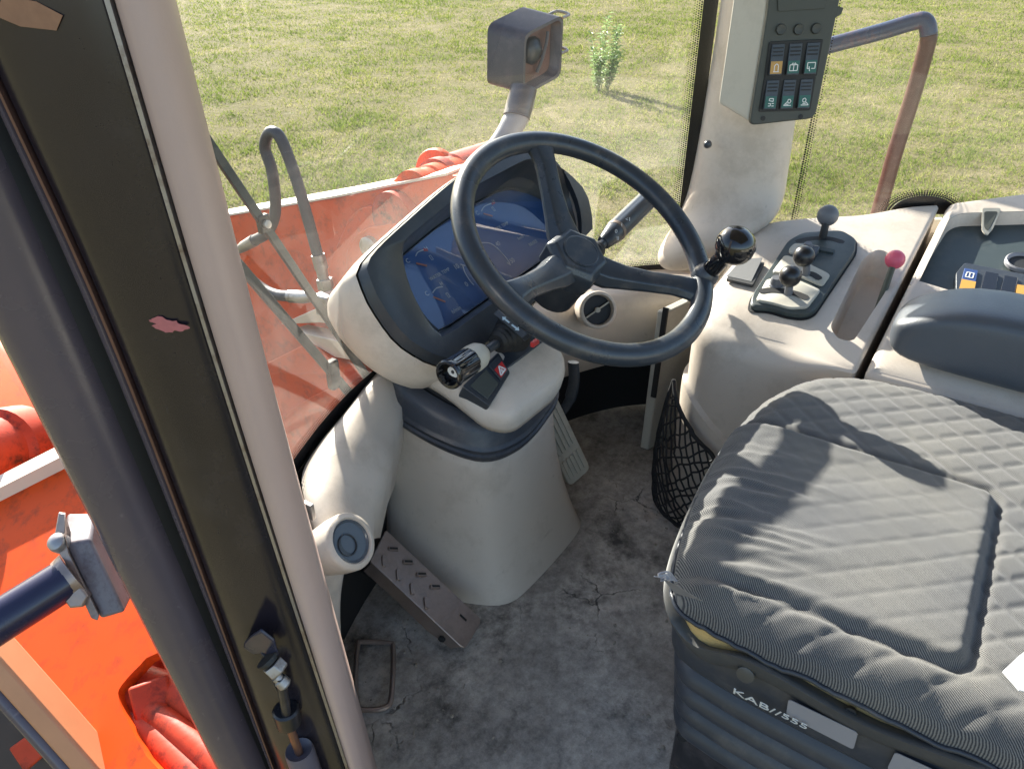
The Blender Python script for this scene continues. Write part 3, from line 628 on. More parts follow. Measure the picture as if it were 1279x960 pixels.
bm = B(); hx = []
for k in range(12):
    a = R(76+k*30); rr = .054 if k % 2 == 0 else .046; hx.append((a, rr))
def hring(s, o): return [W0+(wh*math.cos(a)+wss*math.sin(a))*rr*s+wn*o for a, rr in hx]
loft(bm, [hring(.80, HUB-.035), hring(.98, HUB-.02), hring(1.0, HUB+.012), hring(.80, HUB+.022)], True, True); obj('hub', bm, M['wheel'], SW, smooth=30, bevel=.003)
bm = B(); lathe(bm, [(.030, -.002), (.030, .0012), (.028, .0018), (.027, .0010), (.0, .0010)], W0+wn*(HUB+.022), wn, 32, cap1=False); obj('hub_cap', bm, M['wheel'], SW)
bm = B(); lathe(bm, [(.040, -.075), (.042, -.03), (.046, -.012)], W0+wn*(HUB-.01), wn, 28); obj('column_collar', bm, M['dark'], SW)
# spinner knob
KN = thing('spinner_knob', 'glossy black spinner knob clamped on the wheel rim', 'knob', wp(.2, 321, .01))
kp = wp(.203, 321, .008); ka = (wn+wh*.1).normalized()
bm = B(); lathe(bm, [(.020, -.012), (.021, 0), (.018, .008), (.015, .012)], kp, ka, 20); obj('clamp', bm, M['wheel'], KN)
bm = B(); lathe(bm, [(.0155, .006), (.0135, .02), (.0135, .036), (.018, .046), (.0255, .053), (.0300, .063), (.0306, .072), (.0272, .084), (.0185, .093), (.008, .0968), (.001, .0975)], kp, ka, 32); obj('grip', bm, M['gloss'], KN, smooth=180)

# ================================================================== INSTRUMENT BINNACLE
D0 = V((.10, .20, .52)); dn = V((0, -.7071, .7071)); dh = V((1, 0, 0)); dss = V((0, .7071, .7071))
def D(h, s, o=0): return D0+dh*h+dss*s+dn*o
def dpl(px, py, o=0): return onpl(px, py, D0+dn*o, dn)
IB = thing('instrument_panel', 'beige and charcoal instrument binnacle with sky blue painted into the gauge face', 'instrument panel', D(0, 0, -.1))
cowl = [(-.245, .07), (-.225, .100), (-.10, .130), (.045, .158), (.17, .168), (.25, .160), (.305, .125), (.325, .07), (.315, .01), (.26, -.04), (.10, -.075), (-.08, -.090), (-.16, -.090), (-.205, -.070), (-.235, -.02), (-.246, .03)]
NR = 72
def ring2(pts, o, s=1, dx=0, dy=0, of=None):
    c = (.03, .035); q = resample(catmull([V(((x-c[0])*s+c[0]+dx, (y-c[1])*s+c[1]+dy, 0)) for x, y in pts], 8, True), NR)
    return [D(p.x, p.y, o+(of(p.x, p.y) if of else 0)) for p in q]
def vis(x, y): return .035*max(0, min(1, (y+.02)/.15))
gl_o = -.035
gq = [dpl(546, 417, gl_o), dpl(508, 372, gl_o), dpl(493, 328, gl_o), dpl(556, 276, gl_o), dpl(630, 235, gl_o), dpl(662, 240, gl_o), dpl(700, 262, gl_o), dpl(712, 300, gl_o)]
gl2 = rounded(gq, [.012, .03, .02, .05, .03, .03, .03, .02], 5)
glh = [((p-D0).dot(dh), (p-D0).dot(dss)) for p in gl2]
cowl_lin = cowl
# charcoal cowl: outer face turning in to the glass
def glring(s, o):
    c = sum((V((x, y, 0)) for x, y in glh), V((0, 0, 0)))/len(glh)
    q = resample([V((x, y, 0)) for x, y in glh], NR*3); 
    return c, [V((c.x+(p.x-c.x)*s, c.y+(p.y-c.y)*s, 0)) for p in q], o
def match(outer, s, o):
    c, q, o = glring(s, o); res = []
    for p in outer:
        ph = V(((p-D0).dot(dh), (p-D0).dot(dss), 0)); a = math.atan2(ph.y-c.y, ph.x-c.x)
        b = min(q, key=lambda v: abs((math.atan2(v.y-c.y, v.x-c.x)-a+math.pi) % (2*math.pi)-math.pi)); res.append(D(b.x, b.y, o))
    return res
r_out = ring2(cowl, -.012, 1.0, of=vis); r_face = ring2(cowl, .004, .975, of=vis); 
inner0 = match(r_face, 1.16, 0); inner0 = [p+dn*(.004+vis(0, (p-D0).dot(dss))) for p in inner0]
inner1 = match(r_face, 1.12, 0); inner1 = [p+dn*(-.003+vis(0, (p-D0).dot(dss))*.9) for p in inner1]
inner2 = match(r_face, 1.03, gl_o+.004); inner3 = match(r_face, .995, gl_o-.002)
bm = B(); loft(bm, [r_out, r_face, inner0, inner1, inner2, inner3]); obj('cowl', bm, M['dark'], IB, smooth=50)
bm = B(); loft(bm, [match(r_face, 1.035, gl_o+.0015), match(r_face, 1.0, gl_o+.006), match(r_face, .985, gl_o+.0015)]); obj('lens_frame', bm, M['dark'], IB, smooth=30)
# beige shell behind the cowl
r1 = ring2(cowl, -.012, 1.012, of=vis); r2 = ring2(cowl, -.035, 1.05, of=vis); r3 = ring2(cowl, -.08, 1.035, of=lambda x, y: vis(x, y)*.5); r4 = ring2(cowl, -.12, .93); r5 = ring2(cowl, -.16, .66, dx=-.02, dy=.0)
bm = B(); loft(bm, [r1, r2, r3, r4, r5], False, True); obj('shell', bm, M['beige'], IB, smooth=70)
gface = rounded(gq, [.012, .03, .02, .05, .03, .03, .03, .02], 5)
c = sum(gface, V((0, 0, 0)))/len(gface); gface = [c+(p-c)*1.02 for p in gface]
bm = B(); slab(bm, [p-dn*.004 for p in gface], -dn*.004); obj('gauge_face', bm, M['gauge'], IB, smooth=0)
bm = B(); vs_ = [bm.verts.new(p+dn*.0035) for p in gface]; bm.faces.new(vs_); obj('lens', bm, M['lens'], IB, smooth=0)
GO = gl_o-.0035
def g(px, py, e=0): return dpl(px, py, GO+e)
def arc_px(pts, width, m, name, e=.0004):
    q = [g(*p, e) for p in catmull([V((*p, 0)) for p in pts], 5)] if False else [g(p.x, p.y, e) for p in catmull([V((*p, 0)) for p in pts], 5)]
    bm = B()
    lines(bm, list(zip(q, q[1:])), width, dn, .0004); return obj(name, bm, m, IB, smooth=0)
arc_px([(519, 320), (522, 315), (529, 312)], .0016, M['print'], 'scale_arc'); arc_px([(529, 312), (534, 312)], .005, M['redp'], 'red_zone')
arc_px([(540, 366), (545, 360), (553, 358)], .0016, M['print'], 'scale_arc')
arc_px([(601, 264), (605, 258), (614, 254)], .0016, M['print'], 'scale_arc'); arc_px([(614, 255), (618, 253)], .004, M['redp'], 'red_zone')
arc_px([(600, 303), (612, 304), (622, 311), (631, 321), (637, 329)], .0018, M['print'], 'scale_arc')
arc_px([(578, 332), (581, 341), (588, 352), (592, 356)], .0018, M['print'], 'scale_arc')
for a, b in (((520, 329), (533, 332)), ((541, 371), (556, 377)), ((604, 267), (615, 270))):
    bm = B(); lines(bm, [(g(*a, .0014), g(*b, .0014))], .0028, dn, .0008); obj('needle', bm, M['needle'], IB, smooth=0)
for a, b in (((621, 309), (624, 313)), ((600, 300), (600, 306)), ((633, 328), (638, 331)), ((575, 330), (581, 332))):
    bm = B(); lines(bm, [(g(*a, .0005), g(*b, .0005))], .0016, dn, .0004); obj('tick', bm, M['print'], IB, smooth=0)
td = dh; tu = dss
for s, px, py, sz in (('C', 509, 329, .011), ('H', 532, 313, .010), ('C', 533, 370, .011), ('H', 551, 357, .009), ('C', 596, 269, .011), ('H', 616, 254, .010), ('10', 569, 337, .012), ('0', 583, 358, .012), ('40', 621, 308, .012), ('50', 639, 329, .012),
                      ('WATER TEMP', 538, 351, .0085), ('OIL TEMP', 622, 287, .0085), ('h/min', 566, 392, .010), ('km/h', 648, 300, .009), ('BRAKE', 662, 308, .009), ('[]', 538, 324, .010), ('[]', 559, 371, .010), ('[]', 616, 263, .010)):
    p = g(px, py, .0006); obj('lettering', text_mesh(s, p, td, tu, sz), M['print'], IB, smooth=0)

# column shroud and lower cover below the wheel
CV = thing('column_cover', 'beige steering column cover with hazard switch below the wheel', 'column cover', (0, .12, .36))
topq = [(508, 452), (548, 476), (605, 522), (640, 527), (702, 478), (708, 452), (690, 428), (650, 408), (590, 418)]
tz = [.438, .42, .385, .385, .40, .412, .43, .45, .45]
tp = [at(x, y, Z=z) for (x, y), z in zip(topq, tz)]
tp = rounded(tp, .022, 4); c = sum(tp, V((0, 0, 0)))/len(tp)
bm = B()
def sc(s, dz): return [V((c.x+(p.x-c.x)*s, c.y+(p.y-c.y)*s, c.z+(p.z-c.z)*(s if s < 1 else 1)+dz)) for p in tp]
loft(bm, [sc(.78, -.036), sc(.90, -.032), sc(.97, -.018), sc(1.0, -.006), sc(.985, .006), sc(.93, .012), sc(.7, .02)], True, True); obj('shell', bm, M['beige'], CV, smooth=70)
# switch plate with hazard switch
sq = [(577, 483), (622, 440), (637, 466), (611, 508)]
hp0 = at(608, 470, Z=.4315); hn = V((-.22, -.50, .84)).normalized()
hq = [onpl(x, y, hp0, hn) for x, y in sq]
bm = B(); slab(bm, rounded([p+hn*.002 for p in hq], .004), -hn*.03); obj('switch_plate', bm, M['dark'], CV, bevel=.001)
def hu(u, v, e=0): return hq[0].lerp(hq[1], u).lerp(hq[3].lerp(hq[2], u), v)+hn*(.002+e)
bm = B(); slab(bm, [hu(.10, .16), hu(.56, .16), hu(.56, .84), hu(.10, .84)], hn*.0012); obj('blank', bm, M['panel'], CV, bevel=.0008)
bm = B(); slab(bm, [hu(.64, .14), hu(.95, .14), hu(.95, .84), hu(.64, .84)], hn*.004); hz_ = obj('hazard_switch', bm, M['dark'], CV, bevel=.001)
bm = B(); slab(bm, [hu(.67, .40, .0042), hu(.92, .40, .0042), hu(.92, .80, .0042), hu(.67, .80, .0042)], hn*.0005); obj('legend', bm, M['redp'], hz_, smooth=0)
bm = B(); t3 = [hu(.70, .74, .0049), hu(.89, .74, .0049), hu(.795, .44, .0049)]; lines(bm, list(zip(t3, t3[1:]+t3[:1])), .0022, hn, .0003); t3 = [hu(.765, .69, .0049), hu(.825, .69, .0049), hu(.795, .58, .0049)]; lines(bm, list(zip(t3, t3[1:]+t3[:1])), .0012, hn, .0003); obj('symbol', bm, M['white'], hz_, smooth=0)
# dark stalk housing between cowl and cover
bm = B(); slab(bm, rounded([at(x, y, Z=z) for x, y, z in ((560, 452, .43), (612, 398, .475), (640, 385, .475), (690, 418, .465), (655, 445, .44), (632, 462, .43))], .012), V((0, .05, -.05))); obj('stalk_housing', bm, M['dark'], CV, bevel=.005, bseg=3)
bm = B(); q0 = at(660, 412, t=1.13); lb = [at(616, 392, t=1.145), at(622, 386, t=1.145), at(660, 416, t=1.11), at(652, 422, t=1.11)]
ln_ = (lb[1]-lb[0]).cross(lb[3]-lb[0]).normalized(); ln_ = ln_ if ln_.z > 0 else -ln_
slab(bm, lb, -ln_*.012); obj('label_strip', bm, M['dark'], CV, bevel=.001)
def lu(u, v, e=.0006): return lb[0].lerp(lb[3], u).lerp(lb[1].lerp(lb[2], u), v)+ln_*e
bluep = mat('pale_blue_print', (.45, .58, .66), .5)
for u0, u1 in ((.48, .26), (.56, .78)):
    m_ = .06 if u1 > u0 else -.06; bm = B()
    slab(bm, [lu(u0, .38), lu(u1-m_, .38), lu(u1-m_, .16), lu(u1+m_*.5, .5), lu(u1-m_, .84), lu(u1-m_, .62), lu(u0, .62)], ln_*.0004); obj('arrow', bm, bluep, CV, smooth=0)
bm = B(); box(bm, at(668, 428, t=1.10), .016, .006, .008); obj('red_button', bm, M['redp'], CV, bevel=.001)
# left stalk (lights) with rubber boot
LS = thing('light_stalk', 'ribbed control stalk with hollow end and rubber boot left of column', 'control stalk', at(640, 418, t=1.15))
sb_, se = at(640, 416, t=1.165), at(560, 468, t=1.045); sa = (se-sb_).normalized(); sl = (se-sb_).length
bm = B(); pr = []
for k in range(26):
    f = k/25; pr.append((.030-.017*f+.0022*math.sin(f*6*6.283), -.004+f*.048))
lathe(bm, pr, sb_, sa, 28); obj('boot', bm, M['black'], LS, smooth=80)
bm = B(); lathe(bm, [(.007, .03), (.007, .07)], sb_, sa, 14); obj('shaft', bm, M['dark'], LS)
bm = B(); lathe(bm, [(.008, sl-.083), (.015, sl-.080), (.0195, sl-.070), (.0205, sl-.058), (.020, sl-.05)], sb_, sa, 32); obj('collar', bm, M['beige2'], LS, smooth=60)
bm = B(); x_, y_, a_ = frame(sa); n_ = 60; rings = []
for r_, h in ((.0195, sl-.052), (.0198, sl-.01), (.0215, sl-.006), (.0215, sl), (.0195, sl+.002), (.0160, sl+.001), (.0150, sl-.012)):
    rings.append([sb_+a_*h+(x_*math.cos(6.283*k/n_)+y_*math.sin(6.283*k/n_))*(r_-(.0012 if (k % 6) < 2 and h < sl-.008 else 0)) for k in range(n_)])
loft(bm, rings, True, True); obj('grip', bm, M['gloss'], LS, smooth=40)
bm = B(); u_ = V((0, 0, 1)); rr_ = a_.cross(u_).normalized(); u_ = rr_.cross(a_); cc = sb_+a_*(sl-.011)
slab(bm, [cc+rr_*x*.0095+u_*y*.0095 for x, y in ((-.9, -.4), (-.55, -.75), (.1, -.75), (.55, -.6), (.9, -.2), (.9, .25), (.5, .7), (-.1, .65), (-.5, .8), (-.9, .4))], a_*.001); obj('emblem', bm, M['white'], LS, smooth=0)
bm = B(); lathe(bm, [(.0028, 0), (.0028, .0014)], cc, a_, 12); obj('emblem_dot', bm, M['dark'], LS)
# right stalk (wipers, direction)
RS = thing('wiper_stalk', 'charcoal twist stalk reaching to the right behind the wheel', 'control stalk', at(745, 313, t=1.30))
b0, e0 = at(742, 315, t=1.30), at(812, 246, t=1.45); a0 = (e0-b0).normalized(); L0 = (e0-b0).length
bm = B(); lathe(bm, [(.016, -.01), (.017, .004), (.0145, .008), (.015, .012), (.0125, .018)], b0, a0, 20); obj('boot', bm, M['black'], RS)
bm = B(); lathe(bm, [(.008, .01), (.008, .05)], b0, a0, 16); obj('shaft', bm, M['dark'], RS)
bm = B(); lathe(bm, [(.009, .034), (.0125, .038), (.0185, .075), (.0185, .078)], b0, a0, 28); obj('ring', bm, M['dark'], RS)
bm = B(); lathe(bm, [(.0190, .079), (.0195, .083), (.0195, .087)], b0, a0, 28); obj('band', bm, mat('tan_band', (.20, .14, .10), .5), RS)
bm = B(); x_, y_, a_ = frame(a0); rings = []
for r_, h in ((.0192, .088), (.0192, L0-.01), (.0165, L0), (.010, L0+.004)):
    rings.append([b0+a_*h+(x_*math.cos(6.283*k/48)+y_*math.sin(6.283*k/48))*(r_-(.0012 if k % 12 < 2 and .09 < h < L0 else 0)) for k in range(48)])
loft(bm, rings, True, True); obj('grip', bm, M['dark'], RS, smooth=40)
for px, py, s in ((775, 283, '1'), (768, 291, '0'), (770, 300, 'II'), (781, 276, '<1')):
    p = at(px, py, t=1.318); bm_ = text_mesh(s, p, cr, cu, .009); obj('marking', bm_, M['print'], RS, smooth=0)

# ================================================================== PEDESTAL AND RUBBER COLLAR
PD = thing('column_pedestal', 'beige steering column pedestal flaring down to the floor', 'pedestal', (.06, .18, 0))
def ringz(pts, n=64): return resample(catmull(pts, 8, True), n)
ptop = [(-.085, .29, .350), (-.092, .20, .320), (-.066, .112, .295), (-.012, .078, .293), (.055, .072, .305), (.125, .088, .32), (.17, .16, .335), (.16, .25, .355), (.09, .30, .365), (-.02, .31, .362)]
pbot = [(-.135, .27, 0), (-.122, .16, 0), (-.096, .085, 0), (-.066, .050, 0), (-.015, .040, 0), (.09, .036, 0), (.165, .040, 0), (.192, .062, 0), (.202, .14, 0), (.20, .26, 0), (.12, .31, 0), (-.06, .31, 0)]
rt, rb = ringz(ptop), ringz(pbot)
rings = []
for f in (0, .02, .1, .22, .38, .55, .72, .88, 1.0):
    fl = f**1.6 if f < 1 else 1   # concave flare
    fl = 1-(1-f)**1.9
    rings.append([V((b.x+(t_.x-b.x)*fl, b.y+(t_.y-b.y)*fl, b.z+(t_.z-b.z)*f+.001)) for b, t_ in zip(rb, rt)])
bm = B(); loft(bm, rings, True, True); obj('body', bm, M['beige'], PD, smooth=80)
GA = thing('rubber_collar', 'blue black rubber collar round the top of the pedestal', 'collar', (.06, .2, .3))
cc = sum(rt, V((0, 0, 0)))/len(rt)
def rs(s, dz): return [V((cc.x+(p.x-cc.x)*s, cc.y+(p.y-cc.y)*s, p.z+dz)) for p in rt]
bm = B(); loft(bm, [rs(.96, -.012), rs(1.03, -.012), rs(1.075, -.004), rs(1.08, .001), rs(1.055, .004), rs(1.06, .008), rs(1.07, .011), rs(1.05, .015), rs(1.035, .018), rs(1.0, .038), rs(.93, .052), rs(.82, .060), rs(.78, .050), rs(.76, .03)], False, True); obj('collar', bm, M['bellow'], GA, smooth=40)
bm = B(); rg = []
for s, z in ((.80, .045), (.76, .062), (.72, .060), (.70, .075), (.66, .073), (.64, .09), (.60, .10)): rg.append(rs(s, z))
loft(bm, rg, False, True); obj('bellows', bm, M['black'], GA, smooth=40)

# ================================================================== FRONT TRIM (left sweep with vent, right panel with vent)
LT = thing('left_trim', 'sunlit beige trim sweeping from the pedestal to the left pillar', 'trim', (-.3, .15, .2))
so = [(-.06, .300, .398), (-.12, .282, .398), (-.206, .252, .398), (-.269, .232, .398), (-.329, .205, .396), (-.368, .160, .392), (-.392, .112, .375), (-.400, .095, .365)]
si = [(-.062, .262, .372), (-.115, .232, .366), (-.168, .205, .362), (-.205, .178, .362), (-.250, .153, .360), (-.298, .128, .355), (-.335, .098, .347), (-.358, .088, .342)]
rings = []
for o_, i_ in zip(catmull(so, 5), catmull(si, 5)):
    r_ = []
    for k in range(9):
        f = k/8; p = o_.lerp(i_, f); p.z = o_.z+(i_.z-o_.z)*f**2.6+.011*math.sin(math.pi*f)**.7-.004; r_.append(p)
    dk = .16*max(0, 1-max(0, len(rings)-14)/17)+.012
    dwn = V((0, 0, -1)); inn = (i_-o_); inn.z = 0; inn.normalize()
    r_ += [i_+inn*.008+dwn*min(.012, dk*.5), i_+inn*.010+dwn*min(.035, dk*.8), i_+inn*.004+dwn*min(.08, dk), i_-inn*.02+dwn*dk, o_+dwn*dk, o_+dwn*.02]
    rings.append(r_)
bm = B(); loft(bm, rings, True, True); obj('sweep', bm, M['beige'], LT, smooth=70)
# leg going down below the vent
vp = at(437, 676, X=-.385)
leg = [at(410, 672, X=-.375), at(404, 705, X=-.385), at(398, 750, X=-.395), at(400, 810, X=-.40), at(408, 900, X=-.40)]; leg.append(V((leg[-1].x, leg[-1].y, 0)))
bm = B(); tube(bm, catmull(leg, 5), [.026+.0002*k for k in range(26)], 20); obj('leg', bm, M['beige'], LT, smooth=80)
va = (V((.62, -.62, .48))).normalized(); va = (-(ray(437, 676)).normalized()*.75+V((.5, -.35, .1))).normalized()
bm = B(); lathe(bm, [(.020, -.075), (.030, -.05), (.0345, -.02), (.0352, .0), (.0335, .004), (.0285, .0055), (.0265, .003), (.0265, -.004)], vp, va, 36); obj('vent_pod', bm, M['beige'], LT, smooth=60)
bm = B(); lathe(bm, [(.0262, -.003), (.0262, .0025), (.0245, .0035), (.023, .001), (.0, .0015)], vp, va, 32, cap1=False); vd = obj('vent', bm, mat('blue_grey_vent', (.075, .09, .11), .35, var=.15), LT, smooth=40)
bm = B(); lathe(bm, [(.0135, .0005), (.0135, .0032), (.0122, .0036), (.012, .0012)], vp+va.cross(V((0, 0, 1))).normalized()*.007, va, 24); obj('vent_dial', bm, M['dark'], vd, smooth=40)
bm = B(); box(bm, at(386, 637, X=-.405), .006, .014, .022); obj('clip', bm, M['metal'], LT, bevel=.001)

RT = thing('right_trim', 'beige panel with open round vent under the right windscreen edge', 'trim', (.4, .2, .2))
crv = catmull([(.20, .27, 0), (.30, .235, 0), (.40, .19, 0), (.49, .14, 0), (.555, .09, 0), (.60, .03, 0), (.615, -.03, 0)], 5)
rings = []
for p in crv:
    ou = (p-V((.1, -.3, 0))).normalized()
    rings.append([p+ou*o+V((0, 0, z)) for o, z in ((.10, .352), (.05, .350), (.015, .345), (.0, .335), (-.008, .31), (-.006, .26), (.004, .21), (.02, .17), (.05, .15), (.10, .15))])
bm = B(); loft(bm, rings, True, True); obj('panel', bm, M['beige'], RT, smooth=70)
rv = at(747, 387, X=.375); ra = (CAM-rv).normalized()*.7+V((-.3, -.5, .25)); ra.normalize()
bm = B(); lathe(bm, [(.034, -.06), (.037, -.01), (.0372, .0), (.0355, .004), (.031, .005), (.0295, .002), (.0290, -.012)], rv, ra, 36, cap1=False); obj('vent_pod', bm, M['beige'], RT, smooth=60)
bm = B(); lathe(bm, [(.0292, -.0115), (.0, -.0115)], rv, ra, 30, cap0=False, cap1=False); obj('vent_hole', bm, M['black'], RT)
xx_ = V((0, 0, 1)).cross(ra).normalized(); yy_ = ra.cross(xx_); dd = (xx_*.85+yy_*.5).normalized(); e2 = ra.cross(dd)
bm = B(); lines(bm, [(rv+dd*.028-ra*.006, rv-dd*.028-ra*.006)], .0028, ra, .003); lathe(bm, [(.0052, -.007), (.0052, -.001), (.003, -.0005)], rv, ra, 16); obj('vent_spider', bm, M['rub'], RT)
bm = B(); slab(bm, [(.47, .035, .002), (.60, .0, .002), (.62, .0, .335), (.485, .035, .335)], (.0, .02, 0)); obj('side_panel', bm, M['beige2'], RT, bevel=.003)
bm = B(); slab(bm, [(.470, .033, .14), (.473, .031, .14), (.487, .031, .345), (.484, .033, .345)], (.0, .01, 0)); obj('joint_strip', bm, M['black'], RT)

# ================================================================== PEDALS
CP = thing('clutch_pedal', 'rusty brown pressed steel footrest plate beside the pedestal', 'pedal', (-.16, .12, 0))
cq = [(482, 661, .165), (603, 774, .035), (580, 811, .030), (462, 700, .160)]
cpq = [at(x, y, Z=z) for x, y, z in cq]; cn = (cpq[1]-cpq[0]).cross(cpq[3]-cpq[0]).normalized(); cn = cn if cn.z > 0 else -cn
def cpu(u, v, e=0): return cpq[0].lerp(cpq[1], u).lerp(cpq[3].lerp(cpq[2], u), v)+cn*e
bm = B(); slab(bm, rounded([cpu(0, 0), cpu(.97, 0), cpu(1, .12), cpu(1, .95), cpu(.96, 1), cpu(0, 1)], .004, 2), -cn*.004); obj('tread', bm, M['rust'], CP, bevel=.0012)
bm = B(); slab(bm, [cpu(.02, 1.0, -.001), cpu(.97, 1.0, -.001), cpu(.93, 1.0, -.022), cpu(.70, 1.0, -.030), cpu(.3, 1.0, -.028), cpu(.02, 1.0, -.03)], (cpq[0]-cpq[3]).normalized()*.004); obj('side_flange', bm, M['rust'], CP, bevel=.001)
for u, v, a in ((.12, .28, 0), (.27, .26, 0), (.41, .25, 0), (.55, .24, 0), (.10, .74, 1), (.25, .74, 1), (.40, .76, 1), (.55, .78, 1)):
    d_ = (cpu(.5, 0)-cpu(.4, .0)).normalized(); e_ = (cpu(.5, 1)-cpu(.5, 0)).normalized()
    dd_ = (d_*.75-e_*.66) if a == 0 else (d_*.6+e_*.8); dd_.normalize(); s_ = cn.cross(dd_)
    c_ = cpu(u, v); bm = B(); slab(bm, rounded([c_-dd_*.010-s_*.0038, c_+dd_*.010-s_*.0038, c_+dd_*.010+s_*.0038, c_-dd_*.010+s_*.0038], .003, 3), cn*.0022, taper=.85); obj('tread_rib', bm, M['rust'], CP, smooth=30)
for u, v in ((.12, .28), (.27, .26), (.41, .25), (.55, .24), (.86, .35)):
    d_ = (cpu(.5, 0)-cpu(.4, .0)).normalized(); e_ = (cpu(.5, 1)-cpu(.5, 0)).normalized(); dd_ = (d_*.75-e_*.66).normalized(); s_ = cn.cross(dd_)
    if u > .8: dd_, s_ = d_, e_
    c_ = cpu(u, v, .0024 if u < .8 else .0004); bm = B(); slab(bm, [c_-dd_*.007-s_*.0018, c_+dd_*.007-s_*.0018, c_+dd_*.007+s_*.0018, c_-dd_*.007+s_*.0018], cn*.0003); obj('slot', bm, M['black'], CP, smooth=0)
bm = B(); hexbolt(bm, cpu(.82, 1.0, -.016), (cpq[3]-cpq[0]), .006, .005); obj('bolt', bm, M['black'], CP)
bm = B(); tube(bm, [cpu(.15, .5, -.01), cpu(.1, .5, -.06), V((-.17, .30, .05)), V((-.16, .36, .05))], .011, 10); obj('arm', bm, M['boxp'], CP)

BP = thing('brake_pedal', 'worn grey ribbed rubber pedal right of the pedestal', 'pedal', (.22, .12, 0))
bq = [at(668, 520, X=.185), at(694, 492, X=.24), at(738, 585, Z=.070), at(712, 608, Z=.062)]
bnn = (bq[1]-bq[0]).cross(bq[3]-bq[0]).normalized(); bnn = bnn if bnn.z > 0 else -bnn
def bu(u, v, e=0): return bq[0].lerp(bq[1], u).lerp(bq[3].lerp(bq[2], u), v)+bnn*e
bm = B(); slab(bm, rounded([bu(0, 0), bu(1, 0), bu(1, 1), bu(0, 1)], .014, 5), -bnn*.012); obj('pad', bm, M['rub'], BP, bevel=.002)
for k in range(5):
    u = .12+.165*k; bm = B()
    for v0, v1 in ((.05, .60), (.68, .93)): slab(bm, rounded([bu(u, v0), bu(u+.10, v0), bu(u+.10, v1), bu(u, v1)], .002, 2), bnn*.0028, taper=.96)
    obj('rib', bm, M['rub'], BP, smooth=30)
bm = B(); tube(bm, catmull([at(716, 452, X=.27), at(717, 475, X=.268), at(712, 497, X=.262), at(703, 512, X=.255), at(695, 516, X=.25)], 5), [.012]*11+[.010]*6+[.007]*4, 10, flat=.6); obj('arm', bm, M['dark'], BP)
bm = B(); tube(bm, [bu(.5, .4, -.012), bu(.5, .3, -.05), V((.24, .33, .12))], .010, 10); obj('strut', bm, M['boxp'], BP)

FL = tag(obj('floor_loop', tube(B(), catmull([at(447, 880, Z=.012), at(444, 850, Z=.012), at(447, 806, Z=.012), at(452, 801, Z=.012), at(485, 803, Z=.012), at(491, 810, Z=.012), at(489, 868, Z=.012), at(481, 883, Z=.012), at(455, 886, Z=.012)], 4, True)+[at(447, 880, Z=.012)], .0042, 8), M['rust']), 'bent rusty wire loop lying on the floor', 'wire loop')

# ================================================================== RIGHT CONSOLE
def sm(a, b, x):
    t = max(0, min(1, (x-a)/(b-a))); return t*t*(3-2*t)
def zt(x): return .42+.25*(x-.34)
tnrm = V((-.25, 0, 1)).normalized()
def top(px, py, e=0):
    d = ray(px, py); t = (.42-.25*.34+.25*CAM.x-CAM.z)/(d.z-.25*d.x); return CAM+d*t+tnrm*e
def offset(poly, d):
    """inset a closed plan outline by d (counter-clockwise, xy)"""
    n = len(poly); out = []
    for i in range(n):
        t = (poly[(i+1) % n]-poly[i-1]); t.z = 0; t.normalize(); out.append(poly[i]+V((-t.y, t.x, 0))*d)
    return out
def console_shell(name, parent, plan, rad, holes, m, seam=None, r=.04, zadd=0, rf=lambda q: 1):
    pl = resample(rounded(plan, rad, 10), 220)
    A = sum(pl[i].x*pl[(i+1) % 220].y-pl[(i+1) % 220].x*pl[i].y for i in range(220))
    if A < 0: pl.reverse()
    bm = B(); rings = []
    nn_ = [(a-b) for a, b in zip(offset(pl, 1), pl)]
    def R_(d, f): return [V((q.x, q.y, f(q)))+n*d*(rf(q) if d > .002 else 1) for n, q in zip(nn_, pl)]
    zs = lambda q: max(.16, min(.285, .285+.75*(q.y+.07)))
    if seam:
        rings += [R_(-.004, lambda q: .001), R_(-.007, lambda q: zs(q)-.02), R_(-.006, lambda q: zs(q)-.004), R_(-.001, lambda q: zs(q)), R_(.002, lambda q: zs(q)+.004)]
    else: rings += [R_(0, lambda q: .001)]
    rings += [R_(.002, lambda q: zt(q.x)-r-.06)]
    for k in range(7):
        a = k/6*math.pi/2; d = .002+r*(1-math.cos(a)); rings.append(R_(d, lambda q, a=a: zt(q.x)+zadd-r*rf(q)*(1-math.sin(a))))
    vr = loft(bm, rings); last = vr[-1]
    for v in last: v.co.z = zt(v.co.x)+zadd
    for v, q in zip(vr[-2], pl): v.co.z = min(v.co.z, zt(v.co.x)+zadd)
    hl = []
    for h in holes:
        a = [bm.verts.new(p) for p in h['top']]; hl.append(a)
    cap_holes(bm, [last]+hl)
    for a, h in zip(hl, holes):
        prev = a
        for ring in h['down']:
            cur = [bm.verts.new(p) for p in ring]
            for i in range(len(a)):
                j = (i+1) % len(a); bm.faces.new((prev[i], prev[j], cur[j], cur[i]))
            prev = cur
        if h.get('floor', True): bm.faces.new(prev)
    return obj(name, bm, m, parent, smooth=42)
FC = thing('gear_console', 'beige moulded console with gear gate and open tray beside seat', 'console', (.45, -.2, 0))
tr = rounded([top(1036, 409), top(1078, 322), top(1098, 309), top(1120, 322), top(1109, 360), top(1066, 426), top(1048, 424)], [.02, .03, .03, .03, .03, .02, .02], 5)
trc = sum(tr, V((0, 0, 0)))/len(tr)
def hin(s, dz): return [V((trc.x+(p.x-trc.x)*s, trc.y+(p.y-trc.y)*s, p.z-dz)) for p in tr]
plan = [V((.305, -.352, 0)), V((.305, -.055, 0)), V((.655, -.055, 0)), V((.70, -.12, 0)), V((.818, -.369, 0))]
